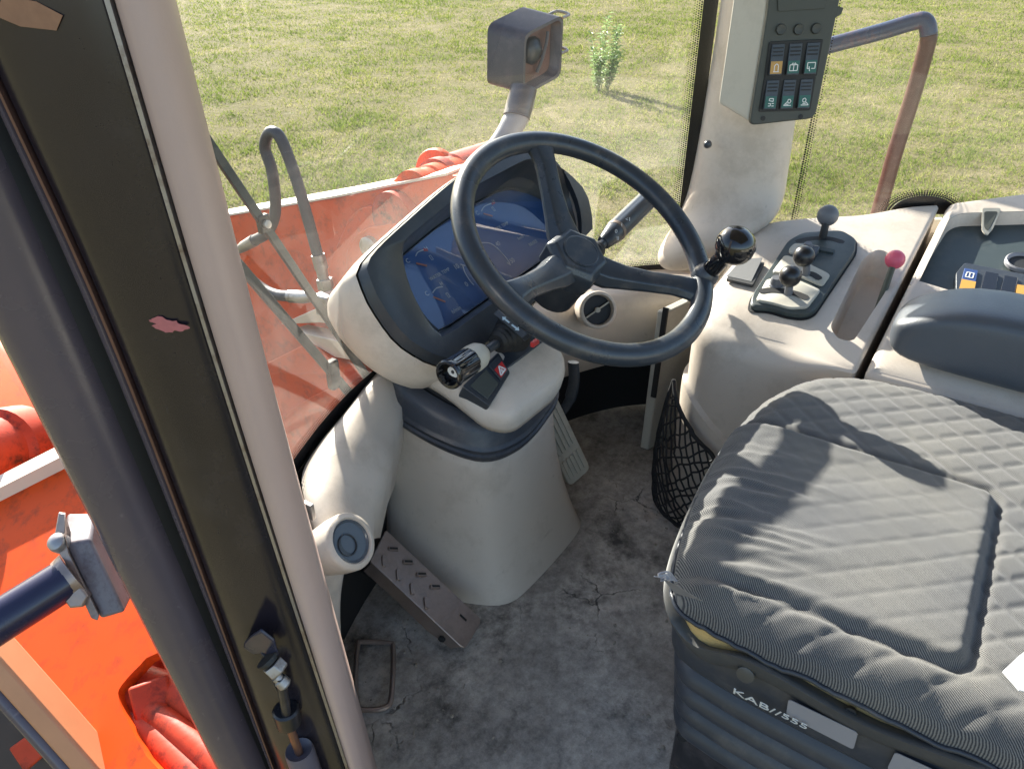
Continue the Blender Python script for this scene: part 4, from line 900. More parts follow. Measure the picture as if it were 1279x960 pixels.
console_shell('shell', FC, plan, [.01, .11, .05, .08, .01], [
    {'top': tr, 'down': [hin(.985, .004), hin(.95, .03), hin(.90, .048), hin(.80, .055)]}], M['beige'], seam=True, r=.045, rf=lambda q: .009/.045+(1-.009/.045)*sm(-.335, -.22, q.y))
# gear gate plate
gp = rounded([top(*q, .001) for q in ((936, 389), (939, 374), (984, 306), (1002, 296), (1050, 293), (1068, 304), (1067, 320), (1017, 394), (1004, 399), (984, 397), (962, 390))], .012, 4)
bm = B(); c = sum(gp, V((0, 0, 0)))/len(gp); slab(bm, [c+(p-c)*1.045 for p in gp], tnrm*.0015); obj('gate_gap', bm, M['black'], FC, smooth=0)
bm = B(); loft(bm, [gp, [p+tnrm*.009 for p in gp], [c+(p-c)*.97+tnrm*.0115 for p in gp]], False, True); obj('gate_plate', bm, M['green'], FC, smooth=40)
def lobe(pts, h=.0115, e=.004):
    q = rounded([top(x, y, h) for x, y in pts], .008, 4); bm = B(); cc = sum(q, V((0, 0, 0)))/len(q)
    loft(bm, [q, [p+tnrm*e for p in q], [cc+(p-cc)*.96+tnrm*(e+.0015) for p in q]], False, True); return obj('gate_insert', bm, M['beige2'], FC, smooth=40)
lobe([(943, 384), (957, 357), (990, 356), (1024, 371), (1007, 393), (985, 394), (962, 387)])
lobe([(963, 349), (979, 327), (1000, 334), (1036, 352), (1026, 366), (993, 352)])
lobe([(984, 319), (991, 312), (1024, 316), (1020, 326), (985, 325)], e=.003)
def slot(pts, wd, h=.0175):
    q = catmull([top(x, y, h) for x, y in pts], 5); L_, R2 = [], []
    for i, p in enumerate(q):
        t = (q[min(i+1, len(q)-1)]-q[max(i-1, 0)]).normalized(); s = tnrm.cross(t)*wd*(.6 if i in (0, len(q)-1) else 1); L_.append(p+s); R2.append(p-s)
    bm = B(); slab(bm, L_+R2[::-1], tnrm*.0004); obj('slot', bm, M['black'], FC, smooth=0)
slot([(947, 374), (965, 372), (990, 376), (1008, 383)], .0068); slot([(997, 351), (1012, 352), (1023, 359)], .0066); slot([(993, 309), (1012, 305), (1034, 305), (1053, 310)], .0062, h=.0122)
for px, py, s in ((968, 366, 1), (1007, 323, .8)):
    bm = B(); lathe(bm, [(.014*s, 0), (.014*s, .006), (.011*s, .008), (.009*s, .016), (.0075*s, .019)], top(px, py-2, .012), tnrm, 18); obj('button', bm, M['greyk'], FC, smooth=30)
bm = B(); box(bm, top(1012, 324, .016), .022, .03, .012, frame(tnrm)); obj('catch', bm, M['dark'], FC, bevel=.002)
bm = B(); box(bm, top(1030, 320, .0135), .03, .012, .004, frame(tnrm)); obj('catch', bm, M['green'], FC, bevel=.001)

def lever(name, label, bpx, bt, kpx, kt, r, mk, ms, sr=.0065, h0=.012, sc=(1, 1, 1)):
    b_ = bt if isinstance(bt, V) else top(*bpx, h0); k_ = at(*kpx, t=kt)
    t = thing(name, label, 'lever', b_, None)
    bm = B(); pts = catmull([b_-tnrm*.012, b_+(k_-b_)*.35+V((0, 0, .006)), k_], 5); tube(bm, pts, [sr*1.15-.2*sr*i/10 for i in range(len(pts))], 12); obj('stalk', bm, ms, t, smooth=60)
    bm = B(); ball(bm, k_, r, sc); obj('knob', bm, mk, t, smooth=180)
    return t
def tz_(px, py, near): return (near-CAM).dot(cf)
b1 = top(1026, 304, .012); b2 = top(1006, 352, .014); b3 = top(983, 377, .014); b4 = top(1097, 378, -.045)
lever('gear_lever', 'lever with matt grey ball knob at far end of gear gate', None, b1, (1034, 269), (b1-CAM).dot(cf)-.005, .0195, M['greyk'], M['black'])
lever('gear_lever', 'middle lever with black ball knob, between grey knob and front lever', None, b2, (1004, 320), (b2-CAM).dot(cf)-.03, .0185, M['knobk'], M['greyk'])
lever('gear_lever', 'lever with black ball knob nearest the steering wheel', None, b3, (987, 345), (b3-CAM).dot(cf)-.025, .0185, M['knobk'], M['greyk'])
for o in list(COL.objects):
    if o.name.startswith('gear_lever'): o['group'] = 'levers in the gear gate'
lever('hand_throttle', 'thin olive lever with faded red ball in the console tray', None, b4, (1118, 324), (b4-CAM).dot(cf)-.005, .0165, M['pink'], M['stem'], sr=.0055)
# wallet lying on the console
wl_ = [top(906, 352, .004), top(927, 329, .004), top(955, 331, .004), top(940, 360, .004)]
WA = thing('document_wallet', 'dark grey document wallet lying in front of the gear gate', 'wallet', wl_[0])
bm = B(); slab(bm, rounded([p-tnrm*.003 for p in wl_], .004, 3), tnrm*.006); obj('cover', bm, M['paper'], WA, bevel=.001)
bm = B(); c = sum(wl_, V((0, 0, 0)))/4; w2_ = [c+(p-c)*.93+V((.006, .004, 0)) for p in wl_]; w2_[2] += tnrm*.006; slab(bm, [p+tnrm*.0035 for p in w2_], tnrm*.0015); obj('flap', bm, mat('wallet_flap', (.19, .19, .19), .45, var=.15, bump=.15, bscale=150), WA, bevel=.0006)

# net pocket on the console side
NP_ = thing('storage_net', 'black cord net pocket hanging on the console side near the seat', 'net', (.3, -.15, 0))
path = resample(rounded([V((.305, -.40, 0)), V((.305, -.055, 0)), V((.52, -.055, 0))], .11, 12), 200, closed=False)
def npt(u, v, bul=1):      # u 0..1 along the wall from the front corner backwards, v 0 top .. 1 bottom
    s = .62-.42*u; p = path[int(max(0, min(199, s*199)))]; i = int(max(1, min(198, s*199)))
    t = (path[i+1]-path[i-1]).normalized(); nrm = V((-t.y, t.x, 0))
    ztop = .285-.20*u**.8; z = ztop*(1-v)+.012*v
    b = (.012+.045*math.sin(math.pi*min(1, v*.62+.12))*(.35+.65*math.sin(math.pi*min(1, .15+u*.8))))*bul
    q = p+nrm*b; q.z = z; return q
bm = B()
for k in range(-12, 20):
    for sgn in (1, -1):
        pts = []
        for j in range(22):
            v = j/21; u = k/17.0+sgn*v*.5+(0 if sgn > 0 else .3)
            u += .014*math.sin(9*v+k)
            if 0 <= u <= 1: pts.append(npt(u, v)+V((noise.noise(V((u*9, v*9, k)))*.006, 0, noise.noise(V((u*7, k, v*7)))*.008)))
        if len(pts) > 2: tube(bm, pts, .0020, 6)
tag(obj('mesh_cord', bm, M['cord'], NP_, smooth=80), kind='stuff')
for v, r_ in ((0, .0042), (1, .004)):
    bm = B(); tube(bm, [npt(k/30, v)+V((noise.noise(V((k*.4, 1, 2)))*.004, 0, noise.noise(V((k*.5, 5, 2)))*.003)) for k in range(31)], r_, 8); obj('rim_cord', bm, M['cord'], NP_, smooth=80)
bm = B(); tube(bm, [npt(0.0, k/14)+V((noise.noise(V((k*.8, 3, 2)))*.006, 0, 0)) for k in range(15)], .0048, 8); obj('side_cord', bm, M['cord'], NP_, smooth=80)

# ================================================================== REAR CONSOLE
RC = thing('rear_console', 'beige rear side console with recessed green switch tray', 'console', (.6, -.6, 0))
ry = rounded([top(1135, 357), top(1141, 344), top(1187, 272), top(1200, 266), top(1330, 262), top(1330, 372), top(1225, 372)], [.012, .012, .015, .02, .02, .02, .02], 4)
ryc = sum(ry, V((0, 0, 0)))/len(ry)
console_shell('shell', RC, [V((.305, -1.0, 0)), V((.305, -.361, 0)), V((.824, -.379, 0)), V((.93, -.54, 0)), V((1.02, -1.0, 0))], [.02, .012, .012, .06, .02],
    [{'top': ry, 'down': [[ryc+(p-ryc)*.99-V((0, 0, .004)) for p in ry], [ryc+(p-ryc)*.965-V((0, 0, .03)) for p in ry]], 'floor': False}], M['beige'], r=.014, zadd=.003)
bm = B(); tray = [ryc+(p-ryc)*.975-V((0, 0, .024)) for p in ry]; loft(bm, [[ryc+(p-ryc)*.998-V((0, 0, .0005)) for p in ry], tray], False, True); obj('tray', bm, M['green'], RC, smooth=30)
def rt_(px, py, e=-.022): return top(px, py, e)
bm = B(); slab(bm, rounded([rt_(1196, 335), rt_(1207, 322), rt_(1330, 345), rt_(1330, 380), rt_(1196, 372)], .004, 3), tnrm*.012); obj('switch_bank', bm, M['dark'], RC, bevel=.0015)
for i, (x0, y0) in enumerate(((1206, 331), (1232, 335), (1256, 340))):
    q = [rt_(x0, y0, -.009), rt_(x0+17, y0+3, -.009), rt_(x0+11, y0+34, -.009), rt_(x0-8, y0+30, -.009)]
    bm = B(); slab(bm, q, tnrm*.003); sw = obj('rocker_switch', bm, M['gloss'] if i else M['blu'], RC, bevel=.0008)
    if i == 0:
        bm = B(); slab(bm, [q[0].lerp(q[3], .48)+tnrm*.0032, q[1].lerp(q[2], .48)+tnrm*.0032, q[2]+tnrm*.0032, q[3]+tnrm*.0032], tnrm*.0006); obj('legend', bm, M['amber'], sw, smooth=0)
        def s2(u, v): return q[0].lerp(q[1], u).lerp(q[3].lerp(q[2], u), v)+tnrm*.0034
        bm = B(); lines(bm, [(s2(.25, .16), s2(.75, .16)), (s2(.25, .16), s2(.2, .36)), (s2(.75, .16), s2(.72, .36)), (s2(.2, .36), s2(.72, .36)), (s2(.48, .16), s2(.46, .36))], .0016, tnrm, .0004); obj('symbol', bm, M['white'], sw, smooth=0)
bm = B(); slab(bm, [rt_(1272, 352, -.008), rt_(1285, 354, -.008), rt_(1283, 366, -.008), rt_(1270, 364, -.008)], tnrm*.003); obj('lamp', bm, M['amber'], RC, smooth=0)
bm = B(); lathe(bm, [(.028, -.002), (.028, .004), (.0255, .006), (.022, .004), (.021, -.001)], rt_(1281, 318, -.018), tnrm, 32, cap1=False); obj('socket_ring', bm, M['sticker'], RC, smooth=50)
bm = B(); lathe(bm, [(.0212, .0005), (.0, .0005)], rt_(1281, 318, -.018), tnrm, 24, cap0=False, cap1=False); obj('socket_hole', bm, M['black'], RC)
# light chute notch at the back rim
nq = [top(1226, 262, .001), top(1250, 262, .001), top(1243, 278, -.014), top(1236, 285, -.018), top(1229, 280, -.016)]
bm = B(); slab(bm, rounded(nq, .006, 4), tnrm*.003); obj('notch', bm, M['beige2'], RC, smooth=40)
nq2 = [sum(nq, V((0, 0, 0)))/5+(p-sum(nq, V((0, 0, 0)))/5)*.72+tnrm*.0032 for p in nq]
bm = B(); slab(bm, rounded(nq2, .005, 4), tnrm*.0006); obj('notch_shade', bm, M['panel'], RC, smooth=0)

# ================================================================== SIDE WINDOW
SWN = thing('side_window', 'clear right side window with dotted black border', 'window', (.8, -.4, .5))
swl = [V((.70, -.06, 0)), V((.712, -.115, 0)), V((.825, -.362, 0)), V((.94, -.54, 0)), V((1.06, -1.1, 0))]
bm = B(); loft(bm, [[wsz(p, zt(p.x)-.04) for p in swl], [wsz(p, 1.5) for p in swl]], closed=False); obj('glass', bm, M['sglass'], SWN, smooth=0)
rows = []
sdir = (swl[2]-swl[1]).normalized(); snr = V((-sdir.y, sdir.x, 0)); snr = snr if snr.x < 0 else -snr
b0_ = swl[1]+snr*.003
for i in range(230):
    for k in range(3): rows.append((wsz(b0_+sdir*(.006+.0046*k), .47+i*.0046+(k % 2)*.0023), sdir, V((0, 0, 1)), .0021-.0004*k))
# dotted arch low on the glass (border round the hinge)
ac_ = swl[1].lerp(swl[2], .92)+snr*.003
for i in range(46):
    a = math.pi*i/45
    for k in range(4):
        rr = .052+.0048*k; q = ac_+sdir*(math.cos(a)*rr*1.25); rows.append((wsz(q, .517+math.sin(a)*rr*.72), sdir, V((0, 0, 1)), .0023-.0004*k))
dots('border_dot', rows, SWN)
bm = B(); pa = [wsz(ac_+sdir*(math.cos(math.pi*i/24)*.061), .517+math.sin(math.pi*i/24)*.0355) for i in range(25)]
slab(bm, pa, snr*.001); obj('hinge_patch', bm, M['frit'], SWN, smooth=0)
#bm = B(); slab(bm, [wsz(b0_-sdir*.04, .46), wsz(b0_+sdir*.004, .46), wsz(b0_+sdir*.004, 1.5), wsz(b0_-sdir*.04, 1.5)], snr*.001); obj('border_band', bm, M['frit'], SWN, smooth=0)

# ================================================================== ARMREST
AR = thing('armrest', 'padded charcoal armrest beside the right side of the seat', 'armrest', (.36, -.6, .44))
rings = []
for y, x0, x1, z0, z1 in ((-.378, .345, .40, .468, .482), (-.384, .325, .425, .452, .497), (-.400, .315, .438, .442, .508), (-.43, .312, .446, .437, .524), (-.47, .312, .452, .434, .538), (-.54, .314, .456, .430, .541), (-.68, .316, .458, .428, .538), (-.95, .316, .458, .428, .53)):
    r_ = []
    for k in range(28):
        a = 6.283*k/28; c_, s_ = math.cos(a), math.sin(a)
        sx = math.copysign(abs(c_)**.38, c_); sz = math.copysign(abs(s_)**.38, s_)
        r_.append(V(((x0+x1)/2+sx*(x1-x0)/2, y+.02*s_*0, (z0+z1)/2+sz*(z1-z0)/2)))
    rings.append(r_)
bm = B(); loft(bm, rings, True, True); obj('pad', bm, mat('armrest_vinyl', (.062, .072, .088), .42, var=.15, vscale=10, bump=.12, bscale=350, rvar=.08, dirt=(.10, .09, .08), damt=.3), AR, smooth=80, sub=1)
bm = B(); box(bm, (.385, -.68, .40), .05, .4, .05); obj('bracket', bm, M['black'], AR, bevel=.004)
bm = B(); box(bm, (.352, -.56, .415), .02, .06, .016); obj('catch', bm, mat('red_scrap', (.35, .04, .03), .5, var=.4, vscale=120), AR, bevel=.004)

# ================================================================== SEAT
ST = thing('driver_seat', 'suspension driver seat with quilted grey fabric cover', 'seat', (.02, -.55, 0))
so_ = [(-.262, -.335, 0), (-.248, -.292, 0), (-.19, -.268, 0), (-.07, -.250, 0), (.06, -.243, 0), (.18, -.262, 0), (.265, -.312, 0), (.298, -.40, 0), (.305, -.60, 0), (.305, -.86, 0), (.26, -.93, 0), (.02, -.94, 0), (-.24, -.93, 0), (-.272, -.86, 0), (-.274, -.62, 0), (-.270, -.43, 0)]
outl = resample(catmull(so_, 10, True), 520)
sc_ = V((.01, -.60, 0))
def ins_d(x, y):     # signed distance inside the raised insert
    cx, cy, hx_, hy_ = -.075+.02*(y+.45)*-1.2, -.38, .150, .182
    dx, dy = abs(x-cx)-hx_+.02, abs(y-cy)-hy_+.02
    return -(math.hypot(max(dx, 0), max(dy, 0))+min(max(dx, dy), 0)-.02)
def seat_z(x, y):
    d = ins_d(x, y); z = .415
    z += .007*sm(-.002, .010, d) - .005*math.exp(-((d+.005)/.005)**2)
    s = .046
    u = ((x+y*.9)/s) % 1; v = ((x-y*.9)/s) % 1
    dq = min(min(u, 1-u), min(v, 1-v))*s
    amp = .0022 if d < 0 else .0009
    z += amp*(1-math.exp(-(dq/.0055)**2))-amp
    # pulled folds at the front left of the insert
    fr = sm(-.46, -.30, y)*sm(.20, -.20, x)
    if d > -.02:
        f = noise.noise(V((x*48+y*10, y*7-x*3, 1.7))); z += fr*.006*(1-abs(f)*2.2 if abs(f) < .45 else 0)
        f2 = noise.noise(V((x*24+y*6, y*4, 6.1))); z += fr*.006*f2
    # rumpled left edge outside the insert
    lf = sm(-.20, -.25, x)
    f = noise.noise(V((x*16, y*22, 3.3))); z += lf*.0045*f + (1-lf)*.0022*noise.noise(V((x*12, y*12, 9)))
    z += .012*sm(-.36, -.26, y)*0
    z -= .018*sm(-.60, -.72, y)*0
    z += .02*sm(-.10, .26, x)*sm(-.1, .0, -d) * .5
    return z
rings = []
for k in range(78):
    s = (k+1)/78; s = s**.9
    r_ = []
    for p in outl:
        q = sc_.lerp(p, s); e = (p-q).length
        z = seat_z(q.x, q.y); ed = max(0, 1-e/.045); z -= .023*ed**2.2
        r_.append(V((q.x, q.y, z)))
    rings.append(r_)
def side(dz, s, wv=0): return [V((p.x+(p.x-sc_.x)*s, p.y+(p.y-sc_.y)*s, rings[77][i].z-dz+.004*noise.noise(V((p.x*20, p.y*20, dz*50)))*wv)) for i, p in enumerate(outl)]
bm = B(); vr = loft(bm, rings+[side(.006, .006, .5), side(.014, .008, 1), side(.022, .007, 1), side(.025, .002, 1)])
cv = bm.verts.new(V((sc_.x, sc_.y, seat_z(sc_.x, sc_.y))))
for i in range(520): bm.faces.new((vr[0][i], vr[0][(i+1) % 520], cv))
obj('cover', bm, M['fabric'], ST, smooth=180)
# hem piping
bm = B(); hp = side(.0235, .012, 1); tube(bm, hp+[hp[0]], .0028, 6, caps=False); obj('hem', bm, M['bellow'], ST, smooth=180)
def ringo(s, z, dx=0): return [V((sc_.x+(p.x-sc_.x)*s+dx, sc_.y+(p.y-sc_.y)*s, z(p) if callable(z) else z)) for p in resample(outl, 200)]
fo = resample(outl, 200); fk = [.978+.028*(math.exp(-((p.y+.325)/.03)**2)*sm(-.1, -.2, p.x)+sm(-.60, -.66, p.y)*sm(-.1, -.2, p.x)) for p in fo]
def foamr(s, z): return [V((sc_.x+(p.x-sc_.x)*s*k_, sc_.y+(p.y-sc_.y)*s*k_, z)) for p, k_ in zip(fo, fk)]
bm = B(); loft(bm, [foamr(.93, .378), foamr(.98, .373), foamr(1.0, .355), foamr(.99, .335)]); obj('foam', bm, M['foam'], ST, smooth=180)
zl = lambda p: .366-.026*math.exp(-((p.y+.33)/.035)**2)*sm(-.1, -.2, p.x)+.004*noise.noise(V((p.x*11, p.y*11, 5)))-.012*sm(-.32, -.5, p.y)*sm(0, -.25, p.x)+.022*sm(-.5, -.66, p.y)*sm(0, -.25, p.x)
bm = B(); loft(bm, [ringo(.97, lambda p: zl(p)-.004), ringo(1.02, lambda p: zl(p)+.002), ringo(1.034, lambda p: zl(p)), ringo(1.03, lambda p: zl(p)-.006), ringo(1.01, lambda p: zl(p)-.02), ringo(.985, lambda p: zl(p)-.032), ringo(.95, .312)], False, True); obj('pan', bm, M['pan'], ST, smooth=50)
rg = []
nb = 4; z0, z1 = .135, .272
for k in range(nb*8+1):
    f = k/(nb*8); ph = (f*nb) % 1; bul = math.sin(math.pi*ph)**.55
    s = .885+.055*bul+.035*f
    rg.append([V((p.x, p.y, p.z)) for p in ringo(s, z0+(z1-z0)*f-.008*bul)])
rg += [ringo(.965, .276), ringo(.990, .288), ringo(.995, .318), ringo(.98, .335)]
bm = B(); loft(bm, rg, True, True); obj('bellows', bm, M['bellow'], ST, smooth=60)
bx = []
bm = B(); slab(bm, rounded([V((-.212, -.94, .002)), V((.235, -.94, .002)), V((.235, -.30, .002)), V((-.212, -.30, .002))], .02, 4), (0, 0, .135)); obj('suspension_box', bm, M['boxp'], ST, bevel=.003)
bm = B(); slab(bm, [V((-.216, -.93, .142)), V((-.216, -.31, .142)), V((-.216, -.31, .118)), V((-.216, -.93, .118))], (-.004, 0, 0)); obj('box_lip', bm, M['boxp'], ST, bevel=.0015)
for y, z in ((-.315, .105), (-.335, .128)):
    bm = B(); hexbolt(bm, V((-.214, y, z)), (-1, 0, 0), .007, .006); obj('bolt', bm, M['black'], ST)
# logo, stickers and holes on the left side
def pside(px, py, x=-.278): return at(px, py, X=x)
tx0 = pside(914, 858, -.27); tx1 = pside(1000, 902, -.27); td = (tx1-tx0); tup = V((-.35, 0, 1))
obj('lettering', text_mesh('KAB//', pside(914, 864, -.2745), td, tup, .0215, thick=.0006, shear=.0), M['print'], ST, smooth=0)
obj('lettering', text_mesh('555', pside(975, 894, -.2745), td, tup, .0185, thick=.0006), M['print'], ST, smooth=0)
for pts in (((985, 863), (1072, 905), (1066, 926), (982, 883)), ((1118, 929), (1190, 962), (1180, 990), (1108, 950))):
    q = [pside(x, y+9, -.2745) for x, y in pts]; n_ = (q[1]-q[0]).cross(q[3]-q[0]).normalized(); n_ = n_ if n_.x < 0 else -n_
    bm = B(); slab(bm, rounded(q, .004, 4), n_*.0008); obj('reflector', bm, M['sticker'], ST, smooth=0)
bm = B(); lathe(bm, [(.0095, -.004), (.0095, .0012), (.008, .002)], pside(931, 842, -.274), (-1, 0, .2), 20); obj('grommet', bm, M['pan'], ST)
for px, py in ((1062, 890), (1133, 932)):
    bm = B(); lathe(bm, [(.006, -.004), (.006, .0006), (.004, .0008)], pside(px, py, -.2745), (-1, 0, .2), 16); obj('clip_hole', bm, M['black'], ST)
bm = B(); p0_ = pside(846, 722, -.27)
for k in range(9):
    e = p0_+V((-.012-.006*random.random(), .012+.008*random.random(), .006+.012*random.random()-.006)); tube(bm, catmull([p0_+V((0, 0, -.004)), p0_.lerp(e, .5)+V((0, 0, random.uniform(-.004, .006))), e], 3), .0008, 4)
slab(bm, [p0_+V((.004, -.03, -.02)), p0_+V((.0, .0, -.022)), p0_+V((-.012, .012, .004)), p0_+V((-.014, .006, .006))], (-.001, 0, .001))
obj('frayed_strap', bm, M['sticker'], ST, smooth=30)
PA = tag(obj('paper_sheet', slab(B(), [at(1252, 839, Z=.436), at(1272, 820, Z=.438), at(1300, 800, Z=.44), at(1330, 870, Z=.44), at(1272, 862, Z=.437)], (0, 0, .0015)), M['wpaper'], smooth=0), 'white paper corner lying on the seat at right edge', 'paper')

# ================================================================== OUTSIDE THE CAB
# handrail outside the right window
HR = thing('handrail', 'bent painted steel handrail outside the right window', 'handrail', at(1098, 262, X=1.12))
hb = [at(1000, 66, X=1.07), at(1040, 56, X=1.09), at(1100, 40, X=1.11), at(1140, 28, X=1.12), at(1155, 27, X=1.12), at(1160, 42, X=1.12), at(1157, 60, X=1.12), at(1140, 120, X=1.12), at(1118, 190, X=1.12), at(1098, 262, X=1.12), at(1060, 390, X=1.12)]
c_ = catmull(hb, 6)
bm = B(); tube(bm, c_[:32], .0175, 16); obj('upper_bar', bm, M['rail'], HR, smooth=180)
bm = B(); tube(bm, c_[31:], .0172, 16); obj('upright', bm, M['railred'], HR, smooth=180)
# headlamp on a post ahead of the cab
HL = thing('work_lamp', 'boxy dark work lamp on a post ahead of the windscreen', 'lamp', at(630, 175, t=1.85))
hc = 1.78
q = {'a': (607, 30), 'b': (654, 5), 'c': (704, 18), 'd': (655, 43), 'a2': (608, 108), 'd2': (653, 121), 'c2': (698, 97)}
fa = at(*q['d'], t=hc); ex = at(*q['a'], t=hc+.02)-fa; ey = at(*q['c'], t=hc+.04)-fa; ez = V((0, 0, -1))*(at(*q['d'], t=hc)-at(*q['d2'], t=hc+.06)).length*1.0
ez = at(*q['d2'], t=hc+.055)-fa
exn, eyn = ex.normalized(), ey.normalized()
def hb_(u, v, w_): return fa+ex*u+ey*v+ez*w_
def rect(v, e): return rounded([hb_(-e, v, -e), hb_(1+e, v, -e), hb_(1+e, v, 1+e), hb_(-e, v, 1+e)], .022, 5)
def rectx(u, e): return rounded([hb_(u, -e, -e), hb_(u, 1+e, -e), hb_(u, 1+e, 1+e), hb_(u, -e, 1+e)], .02, 5)
lampm = mat('purple_black_shell', (.022, .014, .022), .42, spec=.9, var=.3, vscale=8, rvar=.08, dirt=(.12, .09, .09), dscale=16, damt=.35)
bm = B(); loft(bm, [rectx(1.0, -.06), rectx(.96, 0), rectx(.0, 0), rectx(.0, -.05), rectx(.25, -.07)], True, False); obj('shell', bm, lampm, HL, smooth=35)
bm = B(); r_ = rectx(.26, -.06); vs_ = [bm.verts.new(p) for p in r_]; bm.faces.new(vs_); obj('back_plate', bm, mat('rusty_lamp_back', (.10, .045, .035), .5, var=.5, vscale=14), HL, smooth=0)
bm = B(); cc = hb_(.24, .55, .5); lathe(bm, [(.030, -.03), (.034, -.01), (.03, .0), (.012, .012)], cc, -ex, 16); obj('bulb_holder', bm, M['dark'], HL)
bm = B(); tube(bm, catmull([hb_(.1, .7, .2), hb_(.05, .62, .35), hb_(.08, .55, .6), hb_(.15, .5, .8)], 5), .004, 8); obj('cable', bm, M['hose'], HL)
lx = (at(720, 40, t=hc)-at(700, 40, t=hc)).normalized()
bm = B(); e0 = hb_(.80, 1.0, .52); x_, y_, a_ = frame(ey, ez)
loft(bm, [[e0+a_*h+(x_*math.cos(6.283*k/28)*.030+y_*math.sin(6.283*k/28)*.045)*s for k in range(28)] for s, h in ((1, .003), (1, .014), (.85, .021), (.4, .026))], True, True); obj('side_lens', bm, M['orlens'], HL, smooth=60)
for w_ in (.05, .62):
    p_ = hb_(.0, .98, w_); bm = B(); tube(bm, catmull([p_, p_+ey.normalized()*.02, p_+ey.normalized()*.022+ex.normalized()*.03, p_+ex.normalized()*.035], 4), .0035, 8); obj('clip', bm, M['metal'], HL)
bm = B(); pp = [at(655, 112, t=hc+.06), at(648, 140, t=hc+.06), at(632, 170, t=hc+.06), at(600, 225, t=hc+.08), at(585, 330, t=hc+.15)]
tube(bm, catmull(pp, 5), [.031]*9+[.029]*12, 18, flat=.75); obj('post', bm, mat('pale_post', (.23, .22, .24), .35, var=.2, vscale=15, rvar=.1), HL, smooth=80)
bm = B(); tube(bm, [at(654, 110, t=hc+.055), at(645, 146, t=hc+.055)], .0335, 18, flat=.8); obj('sleeve', bm, lampm, HL, smooth=60)

# loader arm beyond the windscreen (orange box section, plate facing the cab)
LA = thing('front_loader', 'orange front loader arm plate seen through the windscreen', 'front loader', (.62, .9, -.2))
def la(px, py, x=.62): return at(px, py, X=x)
# plate outline
te = [la(20, 316), la(200, 285), la(285, 270), la(420, 247), la(500, 231), la(560, 219)]
bot = [la(560, 560), la(330, 900), la(150, 800)]
bm = B(); ol = te+[la(640, 225), la(700, 330), la(640, 560)]+[la(520, 800), la(60, 660)]
slab(bm, ol, (.11, .0, 0)); obj('plate', bm, M['orange'], LA, bevel=.004)
bm = B(); e_ = [p+V((-.004, 0, .001)) for p in te]
loft(bm, [[p, p+V((.118, 0, 0)), p+V((.118, 0, .006)), p+V((0, 0, .006))] for p in e_], True, True); obj('top_flange', bm, M['pale'], LA, smooth=30)
# bracket plate with rounded top
bp = [la(392, 420, .60), la(405, 350, .60), la(428, 290, .60), la(440, 268, .60), la(458, 258, .60), la(480, 262, .60), la(520, 274, .60), la(580, 300, .60), la(640, 420, .60), la(500, 520, .60)]
bm = B(); slab(bm, catmull(bp, 4, True), (.018, 0, 0)); obj('bracket', bm, M['orange'], LA, bevel=.003)
bp2 = [la(432, 330, .588), la(440, 300, .588), la(452, 288, .588), la(470, 283, .588), la(520, 292, .588), la(560, 420, .588), la(450, 420, .588)]
bm = B(); slab(bm, catmull(bp2, 4, True), (.012, 0, 0)); obj('bracket', bm, M['orange'], LA, bevel=.003)
bm = B(); lathe(bm, [(.03, -.01), (.03, .012), (.022, .016)], la(463, 308, .585), (-1, 0, 0), 20); obj('pin', bm, M['metal'], LA)
# pivot tubes
for px, py, x, r_, l, m_ in ((500, 272, .62, .075, .16, 'oranged'), (528, 246, .66, .075, .2, 'orange'), (556, 232, .76, .078, .22, 'oranged')):
    p = la(px, py, x); bm = B(); lathe(bm, [(r_*.8, -.03), (r_, -.03), (r_, -.002), (r_*.93, 0), (r_*.93, .03), (r_, .035), (r_, l), (r_*.7, l)], p, (1, -.1, .0), 32); obj('pivot_tube', bm, M[m_], LA, smooth=40)
for px, py, x, r_ in ((512, 258, .645, .079), (546, 226, .79, .084)):
    bm = B(); p = la(px, py, x); lathe(bm, [(r_*.8, .0), (r_, 0), (r_*1.03, .004), (r_*1.03, .016), (r_, .02), (r_*.8, .02)], p, (1, -.1, 0), 32); obj('pivot_ring', bm, M['orange'], LA, smooth=40)
# ledges and fittings low on the arm, two painted pale as if sunlit
for pts, m_, x in ((((350, 405), (395, 385), (412, 392), (436, 398), (440, 408), (398, 403)), 'pale', .52), (((362, 412), (420, 425), (450, 440), (450, 452), (418, 446)), 'pale', .50), (((300, 470), (380, 430), (430, 460), (440, 520), (330, 560)), 'orange', .48)):
    q = [at(x_, y_, X=x) for x_, y_ in pts]; bm = B(); slab(bm, q, (.07, .0, -.01)); obj('ledge', bm, M[m_], LA, bevel=.003)
bm = B(); slab(bm, catmull([at(x_, y_, X=.47) for x_, y_ in ((345, 545), (352, 520), (400, 490), (440, 480), (470, 500), (450, 560), (390, 620))], 4, True), (.09, 0, -.02)); obj('ledge', bm, M['orange'], LA, bevel=.003)

